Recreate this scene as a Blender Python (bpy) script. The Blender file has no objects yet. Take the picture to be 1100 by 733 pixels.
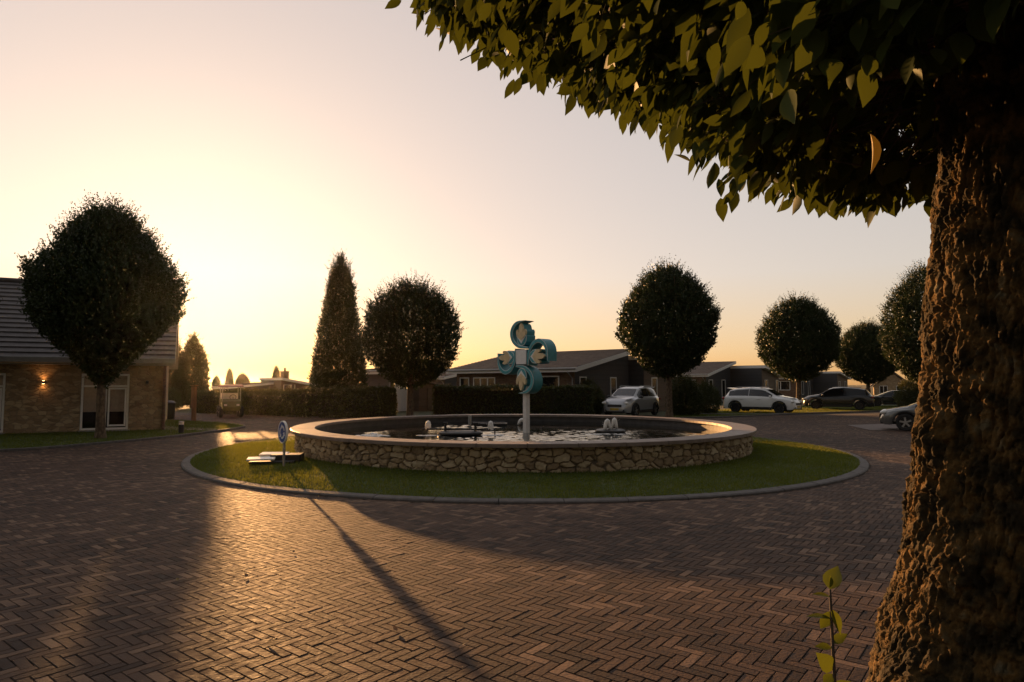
import bpy, math, random
import numpy as np
from mathutils import Vector, Matrix

random.seed(7)
RNG = np.random.default_rng(11)
R = math.radians
scene = bpy.context.scene
COL = scene.collection

# ------------------------------------------------------------------ camera, sky, sun, exposure
EYE = 1.75
cam_d = bpy.data.cameras.new('camera')
cam = bpy.data.objects.new('camera', cam_d)
COL.objects.link(cam)
cam.location = (0, 0, EYE)
cam.rotation_euler = (math.pi / 2 + 0.0662, 0, 0)
cam_d.sensor_width = 36.0
cam_d.lens = 36.0 * 700 / 1100
cam_d.clip_start = 0.05
cam_d.clip_end = 3000
scene.camera = cam

SUN_AZ = math.atan2(-0.480, 0.996)          # seen from above, + towards +X
SUN_EL = R(5.5)
SDIR = Vector((math.sin(SUN_AZ) * math.cos(SUN_EL), math.cos(SUN_AZ) * math.cos(SUN_EL), math.sin(SUN_EL)))

world = bpy.data.worlds.new('World')
scene.world = world
world.use_nodes = True
wt = world.node_tree
wt.nodes.clear()
wo = wt.nodes.new('ShaderNodeOutputWorld')
bg = wt.nodes.new('ShaderNodeBackground')
sky = wt.nodes.new('ShaderNodeTexSky')
sky.sky_type = 'NISHITA'
sky.sun_disc = False
sky.sun_elevation = SUN_EL
sky.sun_rotation = SUN_AZ
sky.altitude = 0
sky.air_density = 1.0
sky.dust_density = 1.5
sky.ozone_density = 1.0
bg.inputs['Strength'].default_value = 0.15
# hazy evening air: the clear-sky blue and orange are washed out and the range is compressed
gm = wt.nodes.new('ShaderNodeGamma')
gm.inputs['Gamma'].default_value = 0.35
wt.links.new(sky.outputs[0], gm.inputs['Color'])
tn = wt.nodes.new('ShaderNodeMixRGB'); tn.blend_type = 'MULTIPLY'; tn.inputs[0].default_value = 1.0
tn.inputs[2].default_value = (1.06, 0.90, 0.835, 1)
wt.links.new(gm.outputs[0], tn.inputs[1])
# the half of the sky away from the sun, and the zenith, are darker than the side it sets on
wtc = wt.nodes.new('ShaderNodeTexCoord')
dt = wt.nodes.new('ShaderNodeVectorMath'); dt.operation = 'DOT_PRODUCT'
dt.inputs[1].default_value = SDIR
wt.links.new(wtc.outputs['Generated'], dt.inputs[0])
fall = wt.nodes.new('ShaderNodeMapRange'); fall.interpolation_type = 'SMOOTHSTEP'
fall.inputs['From Min'].default_value = -0.55; fall.inputs['From Max'].default_value = 0.45
fall.inputs['To Min'].default_value = 0.32; fall.inputs['To Max'].default_value = 1.0
wt.links.new(dt.outputs['Value'], fall.inputs[0])
mf = wt.nodes.new('ShaderNodeMixRGB'); mf.blend_type = 'MULTIPLY'; mf.inputs[0].default_value = 1.0
wt.links.new(tn.outputs[0], mf.inputs[1]); wt.links.new(fall.outputs[0], mf.inputs[2])
# low down the light comes through more haze: warmer towards the horizon
sz = wt.nodes.new('ShaderNodeSeparateXYZ'); wt.links.new(wtc.outputs['Generated'], sz.inputs[0])
hr = wt.nodes.new('ShaderNodeValToRGB')
hr.color_ramp.elements[0].position = 0.0; hr.color_ramp.elements[0].color = (1.0, 0.74, 0.44, 1)
hr.color_ramp.elements[1].position = 0.16; hr.color_ramp.elements[1].color = (1, 1, 1, 1)
hm_ = hr.color_ramp.elements.new(0.05); hm_.color = (1.0, 0.88, 0.68, 1)
wt.links.new(sz.outputs['Z'], hr.inputs[0])
mh = wt.nodes.new('ShaderNodeMixRGB'); mh.blend_type = 'MULTIPLY'; mh.inputs[0].default_value = 1.0
wt.links.new(mf.outputs[0], mh.inputs[1]); wt.links.new(hr.outputs[0], mh.inputs[2])
wt.links.new(mh.outputs[0], bg.inputs['Color'])
wt.links.new(bg.outputs[0], wo.inputs['Surface'])

sun_d = bpy.data.lights.new('sun', 'SUN')
sun_d.energy = 3.5
sun_d.angle = R(0.6)
sun_d.color = (1.0, 0.50, 0.18)
sun = bpy.data.objects.new('sun', sun_d)
COL.objects.link(sun)
sun.rotation_euler = (-SDIR).to_track_quat('-Z', 'Y').to_euler()

vs = scene.view_settings
scene.display_settings.display_device = 'sRGB'
vs.view_transform = 'Standard'
vs.look = 'None'
vs.gamma = 1.0
vs.exposure = 1.7
scene.cycles.max_bounces = 6
scene.cycles.diffuse_bounces = 3
scene.cycles.glossy_bounces = 3
scene.cycles.transmission_bounces = 3
scene.cycles.transparent_max_bounces = 8
scene.cycles.volume_bounces = 0


# ------------------------------------------------------------------ helpers
def px(p, d):
    """lateral metres of picture column p at distance d (metres ahead of the camera)"""
    return (p - 550) / 700 * d


def tag(o, label=None, cat=None, group=None, kind=None):
    if label: o['label'] = label
    if cat: o['category'] = cat
    if group: o['group'] = group
    if kind: o['kind'] = kind
    return o


def link(name, me, mats=None, parent=None):
    o = bpy.data.objects.new(name, me)
    COL.objects.link(o)
    if mats is not None:
        for m in (mats if isinstance(mats, (list, tuple)) else [mats]):
            me.materials.append(m)
    if parent is not None:
        o.parent = parent
    return o


def empty(name, loc=(0, 0, 0), rz=0.0):
    o = bpy.data.objects.new(name, None)
    COL.objects.link(o)
    o.location = loc
    o.rotation_euler = (0, 0, rz)
    o.empty_display_size = 0.2
    return o


def copy_tree(o, parent=None):
    c = o.copy()
    COL.objects.link(c)
    c.parent = parent
    for ch in list(o.children):
        copy_tree(ch, c)
    return c


class MB:
    """collects faces and links them as one mesh object"""
    def __init__(self):
        self.v = []
        self.f = []

    def add(self, vs_, fs_):
        n = len(self.v)
        self.v += [tuple(p) for p in vs_]
        self.f += [tuple(n + i for i in f) for f in fs_]
        return self

    def box(self, c, s, rz=0.0, rx=0.0, ry=0.0):
        M = Matrix.Translation(c) @ Matrix.Rotation(rz, 4, 'Z') @ Matrix.Rotation(ry, 4, 'Y') @ Matrix.Rotation(rx, 4, 'X')
        hx, hy, hz = s[0] / 2, s[1] / 2, s[2] / 2
        b = min(hx, hy, hz) * 0.25
        b = min(b, 0.012)
        vs_, fs_ = [], []
        # chamfered box: 24 verts
        idx = {}
        for sx in (-1, 1):
            for sy in (-1, 1):
                for sz in (-1, 1):
                    for ax in range(3):
                        p = [sx * hx, sy * hy, sz * hz]
                        for k in range(3):
                            if k != ax:
                                p[k] -= (sx, sy, sz)[k] * b
                        idx[(sx, sy, sz, ax)] = len(vs_)
                        vs_.append(M @ Vector(p))
        for ax in range(3):
            o1, o2 = (ax + 1) % 3, (ax + 2) % 3
            for s0 in (-1, 1):
                q = []
                for a, c2 in ((-1, -1), (1, -1), (1, 1), (-1, 1)):
                    k = [0, 0, 0]
                    k[ax] = s0; k[o1] = a; k[o2] = c2
                    q.append(idx[(k[0], k[1], k[2], ax)])
                fs_.append(q if s0 > 0 else q[::-1])
            # edge chamfers between faces o1 and o2 running along ax
            for a in (-1, 1):
                for c2 in (-1, 1):
                    k0 = [0, 0, 0]; k1 = [0, 0, 0]
                    k0[ax] = -1; k1[ax] = 1
                    k0[o1] = k1[o1] = a
                    k0[o2] = k1[o2] = c2
                    q = [idx[(*k0, o1)], idx[(*k1, o1)], idx[(*k1, o2)], idx[(*k0, o2)]]
                    fs_.append(q if a * c2 < 0 else q[::-1])
        for sx in (-1, 1):
            for sy in (-1, 1):
                for sz in (-1, 1):
                    q = [idx[(sx, sy, sz, 0)], idx[(sx, sy, sz, 1)], idx[(sx, sy, sz, 2)]]
                    fs_.append(q if sx * sy * sz > 0 else q[::-1])
        return self.add(vs_, fs_)

    def prism(self, poly, place, t0, t1):
        """poly: list of (a, b); place(a, b, t) -> point; closed prism between t0 and t1"""
        n = len(poly)
        vs_ = [place(a, b, t0) for a, b in poly] + [place(a, b, t1) for a, b in poly]
        fs_ = [tuple(range(n))[::-1], tuple(range(n, 2 * n))]
        fs_ += [(i, (i + 1) % n, n + (i + 1) % n, n + i) for i in range(n)]
        return self.add(vs_, fs_)

    def tube(self, path, radii, n=10, cap=True):
        path = [Vector(p) for p in path]
        if not isinstance(radii, (list, tuple)):
            radii = [radii] * len(path)
        vs_, fs_ = [], []
        ref = Vector((0.31, 0.17, 0.9))
        for i, p in enumerate(path):
            t = (path[min(i + 1, len(path) - 1)] - path[max(i - 1, 0)]).normalized()
            a = t.cross(ref)
            if a.length < 1e-3:
                a = t.cross(Vector((1, 0, 0)))
            a.normalize()
            b = t.cross(a)
            for k in range(n):
                w = 2 * math.pi * k / n
                vs_.append(p + (a * math.cos(w) + b * math.sin(w)) * radii[i])
        for i in range(len(path) - 1):
            for k in range(n):
                k2 = (k + 1) % n
                fs_.append((i * n + k, i * n + k2, (i + 1) * n + k2, (i + 1) * n + k))
        if cap:
            fs_.append(tuple(range(n))[::-1])
            fs_.append(tuple((len(path) - 1) * n + k for k in range(n)))
        return self.add(vs_, fs_)

    def lathe(self, prof, M=None, n=24, closed=False, caps=True):
        """prof: list of (r, h) turned about local Z"""
        M = M or Matrix.Identity(4)
        vs_, fs_ = [], []
        for r, h in prof:
            for k in range(n):
                w = 2 * math.pi * k / n
                vs_.append(M @ Vector((r * math.cos(w), r * math.sin(w), h)))
        m = len(prof)
        for i in range(m if closed else m - 1):
            j = (i + 1) % m
            for k in range(n):
                k2 = (k + 1) % n
                fs_.append((i * n + k, i * n + k2, j * n + k2, j * n + k))
        if caps and not closed:
            if prof[0][0] > 1e-4: fs_.append(tuple(range(n))[::-1])
            if prof[-1][0] > 1e-4: fs_.append(tuple((m - 1) * n + k for k in range(n)))
        return self.add(vs_, fs_)

    def build(self, name, mats, parent=None, smooth=False, angle=None):
        me = bpy.data.meshes.new(name)
        me.from_pydata([tuple(p) for p in self.v], [], self.f)
        me.validate()
        if smooth:
            me.shade_smooth()
            if angle is not None:
                try:
                    me.set_sharp_from_angle(angle=R(angle))
                except Exception:
                    pass
        return link(name, me, mats, parent)


def np_mesh(name, V, F, attrs=None, smooth=False):
    """fast mesh: V (n,3) array, F list of (m,k) index arrays"""
    me = bpy.data.meshes.new(name)
    if not isinstance(F, (list, tuple)):
        F = [F]
    F = [f for f in F if len(f)]
    loops = np.concatenate([f.ravel() for f in F]).astype(np.int32)
    sizes = np.concatenate([np.full(len(f), f.shape[1]) for f in F]).astype(np.int32)
    starts = np.concatenate([[0], np.cumsum(sizes)[:-1]]).astype(np.int32)
    me.vertices.add(len(V))
    me.vertices.foreach_set('co', np.ascontiguousarray(V, dtype=np.float32).ravel())
    me.loops.add(len(loops))
    me.loops.foreach_set('vertex_index', loops)
    me.polygons.add(len(sizes))
    me.polygons.foreach_set('loop_start', starts)
    me.polygons.foreach_set('loop_total', sizes)
    me.polygons.foreach_set('use_smooth', np.full(len(sizes), bool(smooth)))
    me.update(calc_edges=True)
    for k, a in (attrs or {}).items():
        at = me.attributes.new(k, 'FLOAT', 'POINT')
        at.data.foreach_set('value', np.ascontiguousarray(a, dtype=np.float32))
    return me


def inpoly(x, y, poly):
    inside = np.zeros(len(x), dtype=bool)
    n = len(poly)
    for i in range(n):
        x0, y0 = poly[i]; x1, y1 = poly[(i + 1) % n]
        if y0 == y1: continue
        c = ((y0 > y) != (y1 > y)) & (x < (x1 - x0) * (y - y0) / (y1 - y0) + x0)
        inside ^= c
    return inside


def hash3(i, j, k, seed=0):
    h = (i.astype(np.int64) * 374761393 + j.astype(np.int64) * 668265263 + k.astype(np.int64) * 2147483647 + seed * 974711) & 0xffffffff
    h = ((h ^ (h >> 13)) * 1274126177) & 0xffffffff
    h = h ^ (h >> 16)
    return (h & 0xffff) / 65535.0


def vnoise(P, seed=0):
    i = np.floor(P).astype(np.int64)
    f = P - i
    f = f * f * (3 - 2 * f)
    out = 0
    for dx in (0, 1):
        for dy in (0, 1):
            for dz in (0, 1):
                w = (f[:, 0] if dx else 1 - f[:, 0]) * (f[:, 1] if dy else 1 - f[:, 1]) * (f[:, 2] if dz else 1 - f[:, 2])
                out = out + w * hash3(i[:, 0] + dx, i[:, 1] + dy, i[:, 2] + dz, seed)
    return out


def fbm(P, octs=4, seed=0):
    out, a, t = 0, 1.0, 0
    for o in range(octs):
        out = out + a * vnoise(P * (2 ** o) + 17.3 * o, seed + o)
        t += a
        a *= 0.5
    return out / t


# ------------------------------------------------------------------ materials
def new_mat(name):
    m = bpy.data.materials.new(name)
    m.use_nodes = True
    nt = m.node_tree
    b = nt.nodes['Principled BSDF']
    return m, nt, b


def ramp(nt, cols, src, pos=None):
    r = nt.nodes.new('ShaderNodeValToRGB')
    e = r.color_ramp.elements
    n = len(cols)
    while len(e) < n:
        e.new(0.5)
    for i, c in enumerate(cols):
        e[i].position = pos[i] if pos else i / (n - 1)
        e[i].color = (*c, 1)
    nt.links.new(src, r.inputs[0])
    return r.outputs[0]


def noise_mat(name, cols, scale=8.0, rough=0.7, bump=0.0, bscale=None, spec=0.5, metallic=0.0, pos=None,
              stretch=(1, 1, 1), detail=5.0, rrange=0.0, coat=0.0):
    m, nt, b = new_mat(name)
    tc = nt.nodes.new('ShaderNodeTexCoord')
    mp = nt.nodes.new('ShaderNodeMapping')
    mp.inputs['Scale'].default_value = stretch
    nt.links.new(tc.outputs['Object'], mp.inputs[0])
    nz = nt.nodes.new('ShaderNodeTexNoise')
    nz.inputs['Scale'].default_value = scale
    nz.inputs['Detail'].default_value = detail
    nt.links.new(mp.outputs[0], nz.inputs[0])
    if pos is None:
        n = len(cols)
        pos = [0.3 + 0.4 * i / (n - 1) for i in range(n)]
    nt.links.new(ramp(nt, cols, nz.outputs[0], pos), b.inputs['Base Color'])
    b.inputs['Roughness'].default_value = rough
    b.inputs['Specular IOR Level'].default_value = spec
    b.inputs['Metallic'].default_value = metallic
    b.inputs['Coat Weight'].default_value = coat
    if coat: b.inputs['Coat Roughness'].default_value = 0.05
    if rrange:
        mr = nt.nodes.new('ShaderNodeMapRange')
        mr.inputs['From Min'].default_value = 0.3
        mr.inputs['From Max'].default_value = 0.7
        mr.inputs['To Min'].default_value = rough - rrange
        mr.inputs['To Max'].default_value = rough + rrange
        nt.links.new(nz.outputs[0], mr.inputs[0])
        nt.links.new(mr.outputs[0], b.inputs['Roughness'])
    if bump:
        bn = nt.nodes.new('ShaderNodeTexNoise')
        bn.inputs['Scale'].default_value = bscale or scale * 4
        bn.inputs['Detail'].default_value = 6
        nt.links.new(mp.outputs[0], bn.inputs[0])
        bp = nt.nodes.new('ShaderNodeBump')
        bp.inputs['Strength'].default_value = 1.0
        bp.inputs['Distance'].default_value = bump
        nt.links.new(bn.outputs[0], bp.inputs['Height'])
        nt.links.new(bp.outputs[0], b.inputs['Normal'])
    return m


def leaf_mat(name, cols, trans=0.3, tcol=(0.16, 0.15, 0.02), rough=0.5, spec=0.3):
    """colour varies leaf by leaf through the rnd attribute"""
    m, nt, b = new_mat(name)
    at = nt.nodes.new('ShaderNodeAttribute')
    at.attribute_name = 'rnd'
    col = ramp(nt, cols, at.outputs['Fac'])
    nt.links.new(col, b.inputs['Base Color'])
    b.inputs['Roughness'].default_value = rough
    b.inputs['Specular IOR Level'].default_value = spec
    tr = nt.nodes.new('ShaderNodeBsdfTranslucent')
    tr.inputs['Color'].default_value = (*tcol, 1)
    mx = nt.nodes.new('ShaderNodeMixShader')
    mx.inputs[0].default_value = trans
    nt.links.new(b.outputs[0], mx.inputs[1])
    nt.links.new(tr.outputs[0], mx.inputs[2])
    nt.links.new(mx.outputs[0], nt.nodes['Material Output'].inputs['Surface'])
    return m


def attr_mat(name, cols, rough=0.7, bump=0.002, bscale=60.0, spec=0.4, pos=None, nmix=0.35, nscale=14.0, rrange=0.12):
    """colour = rnd attribute plus fine noise (bricks, stones)"""
    m, nt, b = new_mat(name)
    at = nt.nodes.new('ShaderNodeAttribute')
    at.attribute_name = 'rnd'
    tc = nt.nodes.new('ShaderNodeTexCoord')
    nz = nt.nodes.new('ShaderNodeTexNoise')
    nz.inputs['Scale'].default_value = nscale
    nz.inputs['Detail'].default_value = 6
    nt.links.new(tc.outputs['Object'], nz.inputs[0])
    ma = nt.nodes.new('ShaderNodeMath'); ma.operation = 'MULTIPLY_ADD'
    ms = nt.nodes.new('ShaderNodeMath'); ms.operation = 'SUBTRACT'; ms.inputs[1].default_value = 0.5
    nt.links.new(nz.outputs[0], ms.inputs[0])
    nt.links.new(ms.outputs[0], ma.inputs[0])
    ma.inputs[1].default_value = nmix * 2
    nt.links.new(at.outputs['Fac'], ma.inputs[2])
    nt.links.new(ramp(nt, cols, ma.outputs[0], pos), b.inputs['Base Color'])
    b.inputs['Specular IOR Level'].default_value = spec
    mr = nt.nodes.new('ShaderNodeMapRange')
    mr.inputs['From Min'].default_value = 0.3; mr.inputs['From Max'].default_value = 0.7
    mr.inputs['To Min'].default_value = rough - rrange; mr.inputs['To Max'].default_value = min(1, rough + rrange)
    nt.links.new(nz.outputs[0], mr.inputs[0])
    nt.links.new(mr.outputs[0], b.inputs['Roughness'])
    bn = nt.nodes.new('ShaderNodeTexNoise')
    bn.inputs['Scale'].default_value = bscale
    bn.inputs['Detail'].default_value = 5
    nt.links.new(tc.outputs['Object'], bn.inputs[0])
    bp = nt.nodes.new('ShaderNodeBump')
    bp.inputs['Distance'].default_value = bump
    nt.links.new(bn.outputs[0], bp.inputs['Height'])
    nt.links.new(bp.outputs[0], b.inputs['Normal'])
    return m


def masonry_mat(name, cols, mortar, scale=(3.2, 3.2, 6.5), bump=0.02):
    m, nt, b = new_mat(name)
    tc = nt.nodes.new('ShaderNodeTexCoord')
    nz = nt.nodes.new('ShaderNodeTexNoise'); nz.inputs['Scale'].default_value = 3.0; nz.inputs['Detail'].default_value = 3
    nt.links.new(tc.outputs['Object'], nz.inputs[0])
    mx0 = nt.nodes.new('ShaderNodeMixRGB'); mx0.blend_type = 'ADD'; mx0.inputs[0].default_value = 0.12
    nt.links.new(tc.outputs['Object'], mx0.inputs[1]); nt.links.new(nz.outputs['Color'], mx0.inputs[2])
    mp = nt.nodes.new('ShaderNodeMapping'); mp.inputs['Scale'].default_value = scale
    nt.links.new(mx0.outputs[0], mp.inputs[0])
    v1 = nt.nodes.new('ShaderNodeTexVoronoi'); v1.feature = 'F1'; v1.inputs['Scale'].default_value = 1.0
    v2 = nt.nodes.new('ShaderNodeTexVoronoi'); v2.feature = 'DISTANCE_TO_EDGE'; v2.inputs['Scale'].default_value = 1.0
    nt.links.new(mp.outputs[0], v1.inputs[0]); nt.links.new(mp.outputs[0], v2.inputs[0])
    sp = nt.nodes.new('ShaderNodeSeparateColor'); nt.links.new(v1.outputs['Color'], sp.inputs[0])
    fn = nt.nodes.new('ShaderNodeTexNoise'); fn.inputs['Scale'].default_value = 22; fn.inputs['Detail'].default_value = 6
    nt.links.new(tc.outputs['Object'], fn.inputs[0])
    ad = nt.nodes.new('ShaderNodeMath'); ad.operation = 'MULTIPLY_ADD'; ad.inputs[1].default_value = 0.5
    sb = nt.nodes.new('ShaderNodeMath'); sb.operation = 'SUBTRACT'; sb.inputs[1].default_value = 0.5
    nt.links.new(fn.outputs[0], sb.inputs[0]); nt.links.new(sb.outputs[0], ad.inputs[0]); nt.links.new(sp.outputs[0], ad.inputs[2])
    colr = ramp(nt, cols, ad.outputs[0])
    edge = nt.nodes.new('ShaderNodeMapRange'); edge.inputs['From Max'].default_value = 0.09; edge.interpolation_type = 'SMOOTHSTEP'
    nt.links.new(v2.outputs['Distance'], edge.inputs[0])
    mc = nt.nodes.new('ShaderNodeMixRGB'); mc.inputs[1].default_value = (*mortar, 1)
    nt.links.new(edge.outputs[0], mc.inputs[0]); nt.links.new(colr, mc.inputs[2])
    nt.links.new(mc.outputs[0], b.inputs['Base Color'])
    b.inputs['Roughness'].default_value = 0.85
    hs = nt.nodes.new('ShaderNodeMath'); hs.operation = 'MULTIPLY_ADD'; hs.inputs[1].default_value = 0.35
    nt.links.new(fn.outputs[0], hs.inputs[0]); nt.links.new(edge.outputs[0], hs.inputs[2])
    bp = nt.nodes.new('ShaderNodeBump'); bp.inputs['Distance'].default_value = bump
    nt.links.new(hs.outputs[0], bp.inputs['Height']); nt.links.new(bp.outputs[0], b.inputs['Normal'])
    return m


def board_mat(name, c1, c2, pitch=0.15, axis=2, rough=0.6):
    """cladding boards: narrow grooves across one axis"""
    m, nt, b = new_mat(name)
    tc = nt.nodes.new('ShaderNodeTexCoord')
    sp = nt.nodes.new('ShaderNodeSeparateXYZ'); nt.links.new(tc.outputs['Object'], sp.inputs[0])
    dv = nt.nodes.new('ShaderNodeMath'); dv.operation = 'DIVIDE'; dv.inputs[1].default_value = pitch
    nt.links.new(sp.outputs[axis], dv.inputs[0])
    fr = nt.nodes.new('ShaderNodeMath'); fr.operation = 'FRACT'; nt.links.new(dv.outputs[0], fr.inputs[0])
    gr = nt.nodes.new('ShaderNodeMapRange'); gr.inputs['From Max'].default_value = 0.08; nt.links.new(fr.outputs[0], gr.inputs[0])
    fl = nt.nodes.new('ShaderNodeMath'); fl.operation = 'FLOOR'; nt.links.new(dv.outputs[0], fl.inputs[0])
    wn = nt.nodes.new('ShaderNodeTexWhiteNoise'); wn.noise_dimensions = '1D'; nt.links.new(fl.outputs[0], wn.inputs['W'])
    nz = nt.nodes.new('ShaderNodeTexNoise'); nz.inputs['Scale'].default_value = 5; nz.inputs['Detail'].default_value = 6
    nt.links.new(tc.outputs['Object'], nz.inputs[0])
    av = nt.nodes.new('ShaderNodeMath'); av.operation = 'MULTIPLY_ADD'; av.inputs[1].default_value = 0.5
    nt.links.new(wn.outputs[0], av.inputs[0])
    hf = nt.nodes.new('ShaderNodeMath'); hf.operation = 'MULTIPLY'; hf.inputs[1].default_value = 0.5; nt.links.new(nz.outputs[0], hf.inputs[0])
    nt.links.new(hf.outputs[0], av.inputs[2])
    nt.links.new(ramp(nt, [c1, c2], av.outputs[0]), b.inputs['Base Color'])
    b.inputs['Roughness'].default_value = rough
    bp = nt.nodes.new('ShaderNodeBump'); bp.inputs['Distance'].default_value = 0.012
    nt.links.new(gr.outputs[0], bp.inputs['Height']); nt.links.new(bp.outputs[0], b.inputs['Normal'])
    return m


def plain(name, c, rough=0.5, spec=0.5, metallic=0.0, var=0.12, scale=9.0, coat=0.0, bump=0.0, rrange=0.06):
    lo = tuple(x * (1 - var) for x in c); hi = tuple(min(1, x * (1 + var)) for x in c)
    return noise_mat(name, [lo, hi], scale, rough, bump, None, spec, metallic, rrange=rrange, coat=coat)


def emit_mat(name, c, s):
    m, nt, b = new_mat(name)
    b.inputs['Base Color'].default_value = (*c, 1)
    b.inputs['Emission Color'].default_value = (*c, 1)
    b.inputs['Emission Strength'].default_value = s
    return m


M = {}
M['brick'] = attr_mat('paving_brick', [(0.042, 0.028, 0.022), (0.076, 0.047, 0.034), (0.104, 0.063, 0.043), (0.19, 0.12, 0.08)],
                      rough=0.76, bump=0.003, bscale=45, pos=[0.0, 0.4, 0.75, 1.0], spec=0.15)
M['joint'] = noise_mat('joint_sand', [(0.045, 0.033, 0.027), (0.09, 0.066, 0.052)], 30, 0.95, 0.004, 90)
M['far_road'] = noise_mat('far_paving', [(0.075, 0.052, 0.043), (0.135, 0.088, 0.068)], 3, 0.62, 0.008, 18)
M['soil'] = noise_mat('ground_soil', [(0.030, 0.034, 0.012), (0.055, 0.060, 0.020), (0.075, 0.06, 0.03)], 1.5, 0.95, 0.02, 30)
M['turf'] = noise_mat('turf', [(0.035, 0.050, 0.012), (0.055, 0.080, 0.016), (0.085, 0.090, 0.025)], 2.2, 0.95, 0.02, 60)
M['grass'] = leaf_mat('grass_blade', [(0.045, 0.075, 0.012), (0.070, 0.110, 0.018), (0.095, 0.125, 0.028)], 0.38, (0.24, 0.25, 0.03), 0.6, 0.2)
M['kerb'] = noise_mat('kerb_concrete', [(0.075, 0.066, 0.060), (0.13, 0.115, 0.105)], 9, 0.8, 0.004, 60)
M['coping'] = noise_mat('coping_stone', [(0.165, 0.125, 0.105), (0.26, 0.20, 0.165)], 5, 0.55, 0.003, 70, rrange=0.1)
M['rubble'] = attr_mat('rubble_stone', [(0.07, 0.056, 0.04), (0.22, 0.16, 0.095), (0.36, 0.265, 0.15), (0.50, 0.41, 0.27)],
                       rough=0.85, bump=0.012, bscale=28, pos=[0.0, 0.28, 0.62, 1.0], nmix=0.25, nscale=9)
M['liner'] = noise_mat('basin_render', [(0.05, 0.045, 0.045), (0.085, 0.078, 0.075)], 6, 0.7, 0.003, 40)
M['house_stone'] = masonry_mat('sandstone_wall', [(0.24, 0.165, 0.095), (0.39, 0.28, 0.165), (0.48, 0.37, 0.23)], (0.30, 0.23, 0.15), (4.2, 4.2, 8.5))
M['brown_brick'] = masonry_mat('brown_brick', [(0.10, 0.052, 0.028), (0.16, 0.082, 0.045), (0.20, 0.12, 0.07)], (0.11, 0.085, 0.065), (4.5, 4.5, 14), 0.006)
M['slate_board'] = board_mat('slate_cladding', (0.035, 0.037, 0.042), (0.065, 0.066, 0.072), 0.16)
M['brown_board'] = board_mat('brown_cladding', (0.06, 0.042, 0.032), (0.105, 0.075, 0.055), 0.16)
M['tile'] = noise_mat('roof_tile', [(0.085, 0.065, 0.055), (0.16, 0.125, 0.105)], 2.5, 0.65, 0.012, 16)
M['dark_tile'] = noise_mat('dark_roof_tile', [(0.055, 0.045, 0.042), (0.10, 0.085, 0.08)], 3.0, 0.6, 0.012, 12)
M['white_paint'] = plain('white_paint', (0.80, 0.79, 0.77), 0.45, var=0.06)
M['white_pvc'] = plain('white_pvc', (0.82, 0.81, 0.79), 0.35, var=0.04)
M['grey_fascia'] = plain('grey_fascia', (0.30, 0.29, 0.28), 0.5)
M['dark_glass'] = plain('dark_glass', (0.012, 0.013, 0.016), 0.06, 0.7, rrange=0.02)
M['blind'] = plain('window_blind', (0.72, 0.60, 0.50), 0.8)
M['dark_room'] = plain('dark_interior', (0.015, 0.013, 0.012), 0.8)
M['bark'] = noise_mat('bark', [(0.045, 0.030, 0.020), (0.115, 0.078, 0.048), (0.20, 0.145, 0.085)], 14, 0.9, 0.012, 45, stretch=(1, 1, 0.55))
M['old_bark'] = noise_mat('old_bark', [(0.009, 0.007, 0.004), (0.028, 0.020, 0.008), (0.105, 0.060, 0.018), (0.10, 0.085, 0.05)], 16, 0.9, 0.010, 70, pos=[0.28, 0.45, 0.6, 0.75], spec=0.2)
M['twig'] = plain('twig', (0.06, 0.042, 0.028), 0.85)
M['crown'] = leaf_mat('crown_leaf', [(0.014, 0.028, 0.006), (0.026, 0.042, 0.009), (0.042, 0.055, 0.013)], 0.10, (0.06, 0.09, 0.012))
M['cypress'] = leaf_mat('cypress_leaf', [(0.020, 0.030, 0.010), (0.035, 0.044, 0.014), (0.055, 0.055, 0.020)], 0.22, (0.16, 0.10, 0.015))
M['hedge'] = leaf_mat('hedge_leaf', [(0.025, 0.036, 0.010), (0.042, 0.056, 0.014), (0.060, 0.070, 0.020)], 0.2, (0.12, 0.11, 0.015))
M['hedge_core'] = plain('hedge_twigs', (0.022, 0.020, 0.010), 0.95)
M['big_leaf'] = leaf_mat('canopy_leaf', [(0.022, 0.038, 0.008), (0.040, 0.060, 0.012), (0.065, 0.085, 0.018), (0.085, 0.10, 0.022)], 0.22, (0.105, 0.125, 0.015), 0.6, 0.15)
M['yellow_leaf'] = leaf_mat('yellow_leaf', [(0.15, 0.10, 0.022), (0.22, 0.15, 0.03)], 0.15, (0.22, 0.14, 0.02))
M['dry_leaf'] = leaf_mat('dry_leaf', [(0.10, 0.06, 0.025), (0.20, 0.12, 0.05)], 0.15, (0.2, 0.1, 0.03))
M['shoot_leaf'] = leaf_mat('shoot_leaf', [(0.07, 0.10, 0.012), (0.12, 0.14, 0.018)], 0.32, (0.12, 0.135, 0.012))
M['teal'] = plain('teal_enamel', (0.085, 0.36, 0.40), 0.35, var=0.15, coat=0.3)
M['teal_deep'] = plain('deep_teal_enamel', (0.055, 0.27, 0.305), 0.4, var=0.15)
M['pale_line'] = plain('pale_trim', (0.68, 0.76, 0.76), 0.4)
M['gold'] = plain('gold_enamel', (0.74, 0.58, 0.34), 0.35, var=0.12)
M['cream'] = plain('cream_enamel', (0.86, 0.84, 0.81), 0.4, var=0.05)
M['post'] = plain('post_paint', (0.78, 0.74, 0.69), 0.5, var=0.08)
M['black_plastic'] = plain('black_plastic', (0.016, 0.016, 0.017), 0.45)
M['rubber'] = plain('rubber', (0.018, 0.018, 0.018), 0.8)
M['alloy'] = plain('alloy', (0.42, 0.42, 0.42), 0.35, metallic=0.7)
M['dark_alloy'] = plain('dark_alloy', (0.05, 0.05, 0.052), 0.35, metallic=0.5)
M['steel'] = plain('galvanised_steel', (0.34, 0.34, 0.33), 0.45, metallic=0.6)
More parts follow.
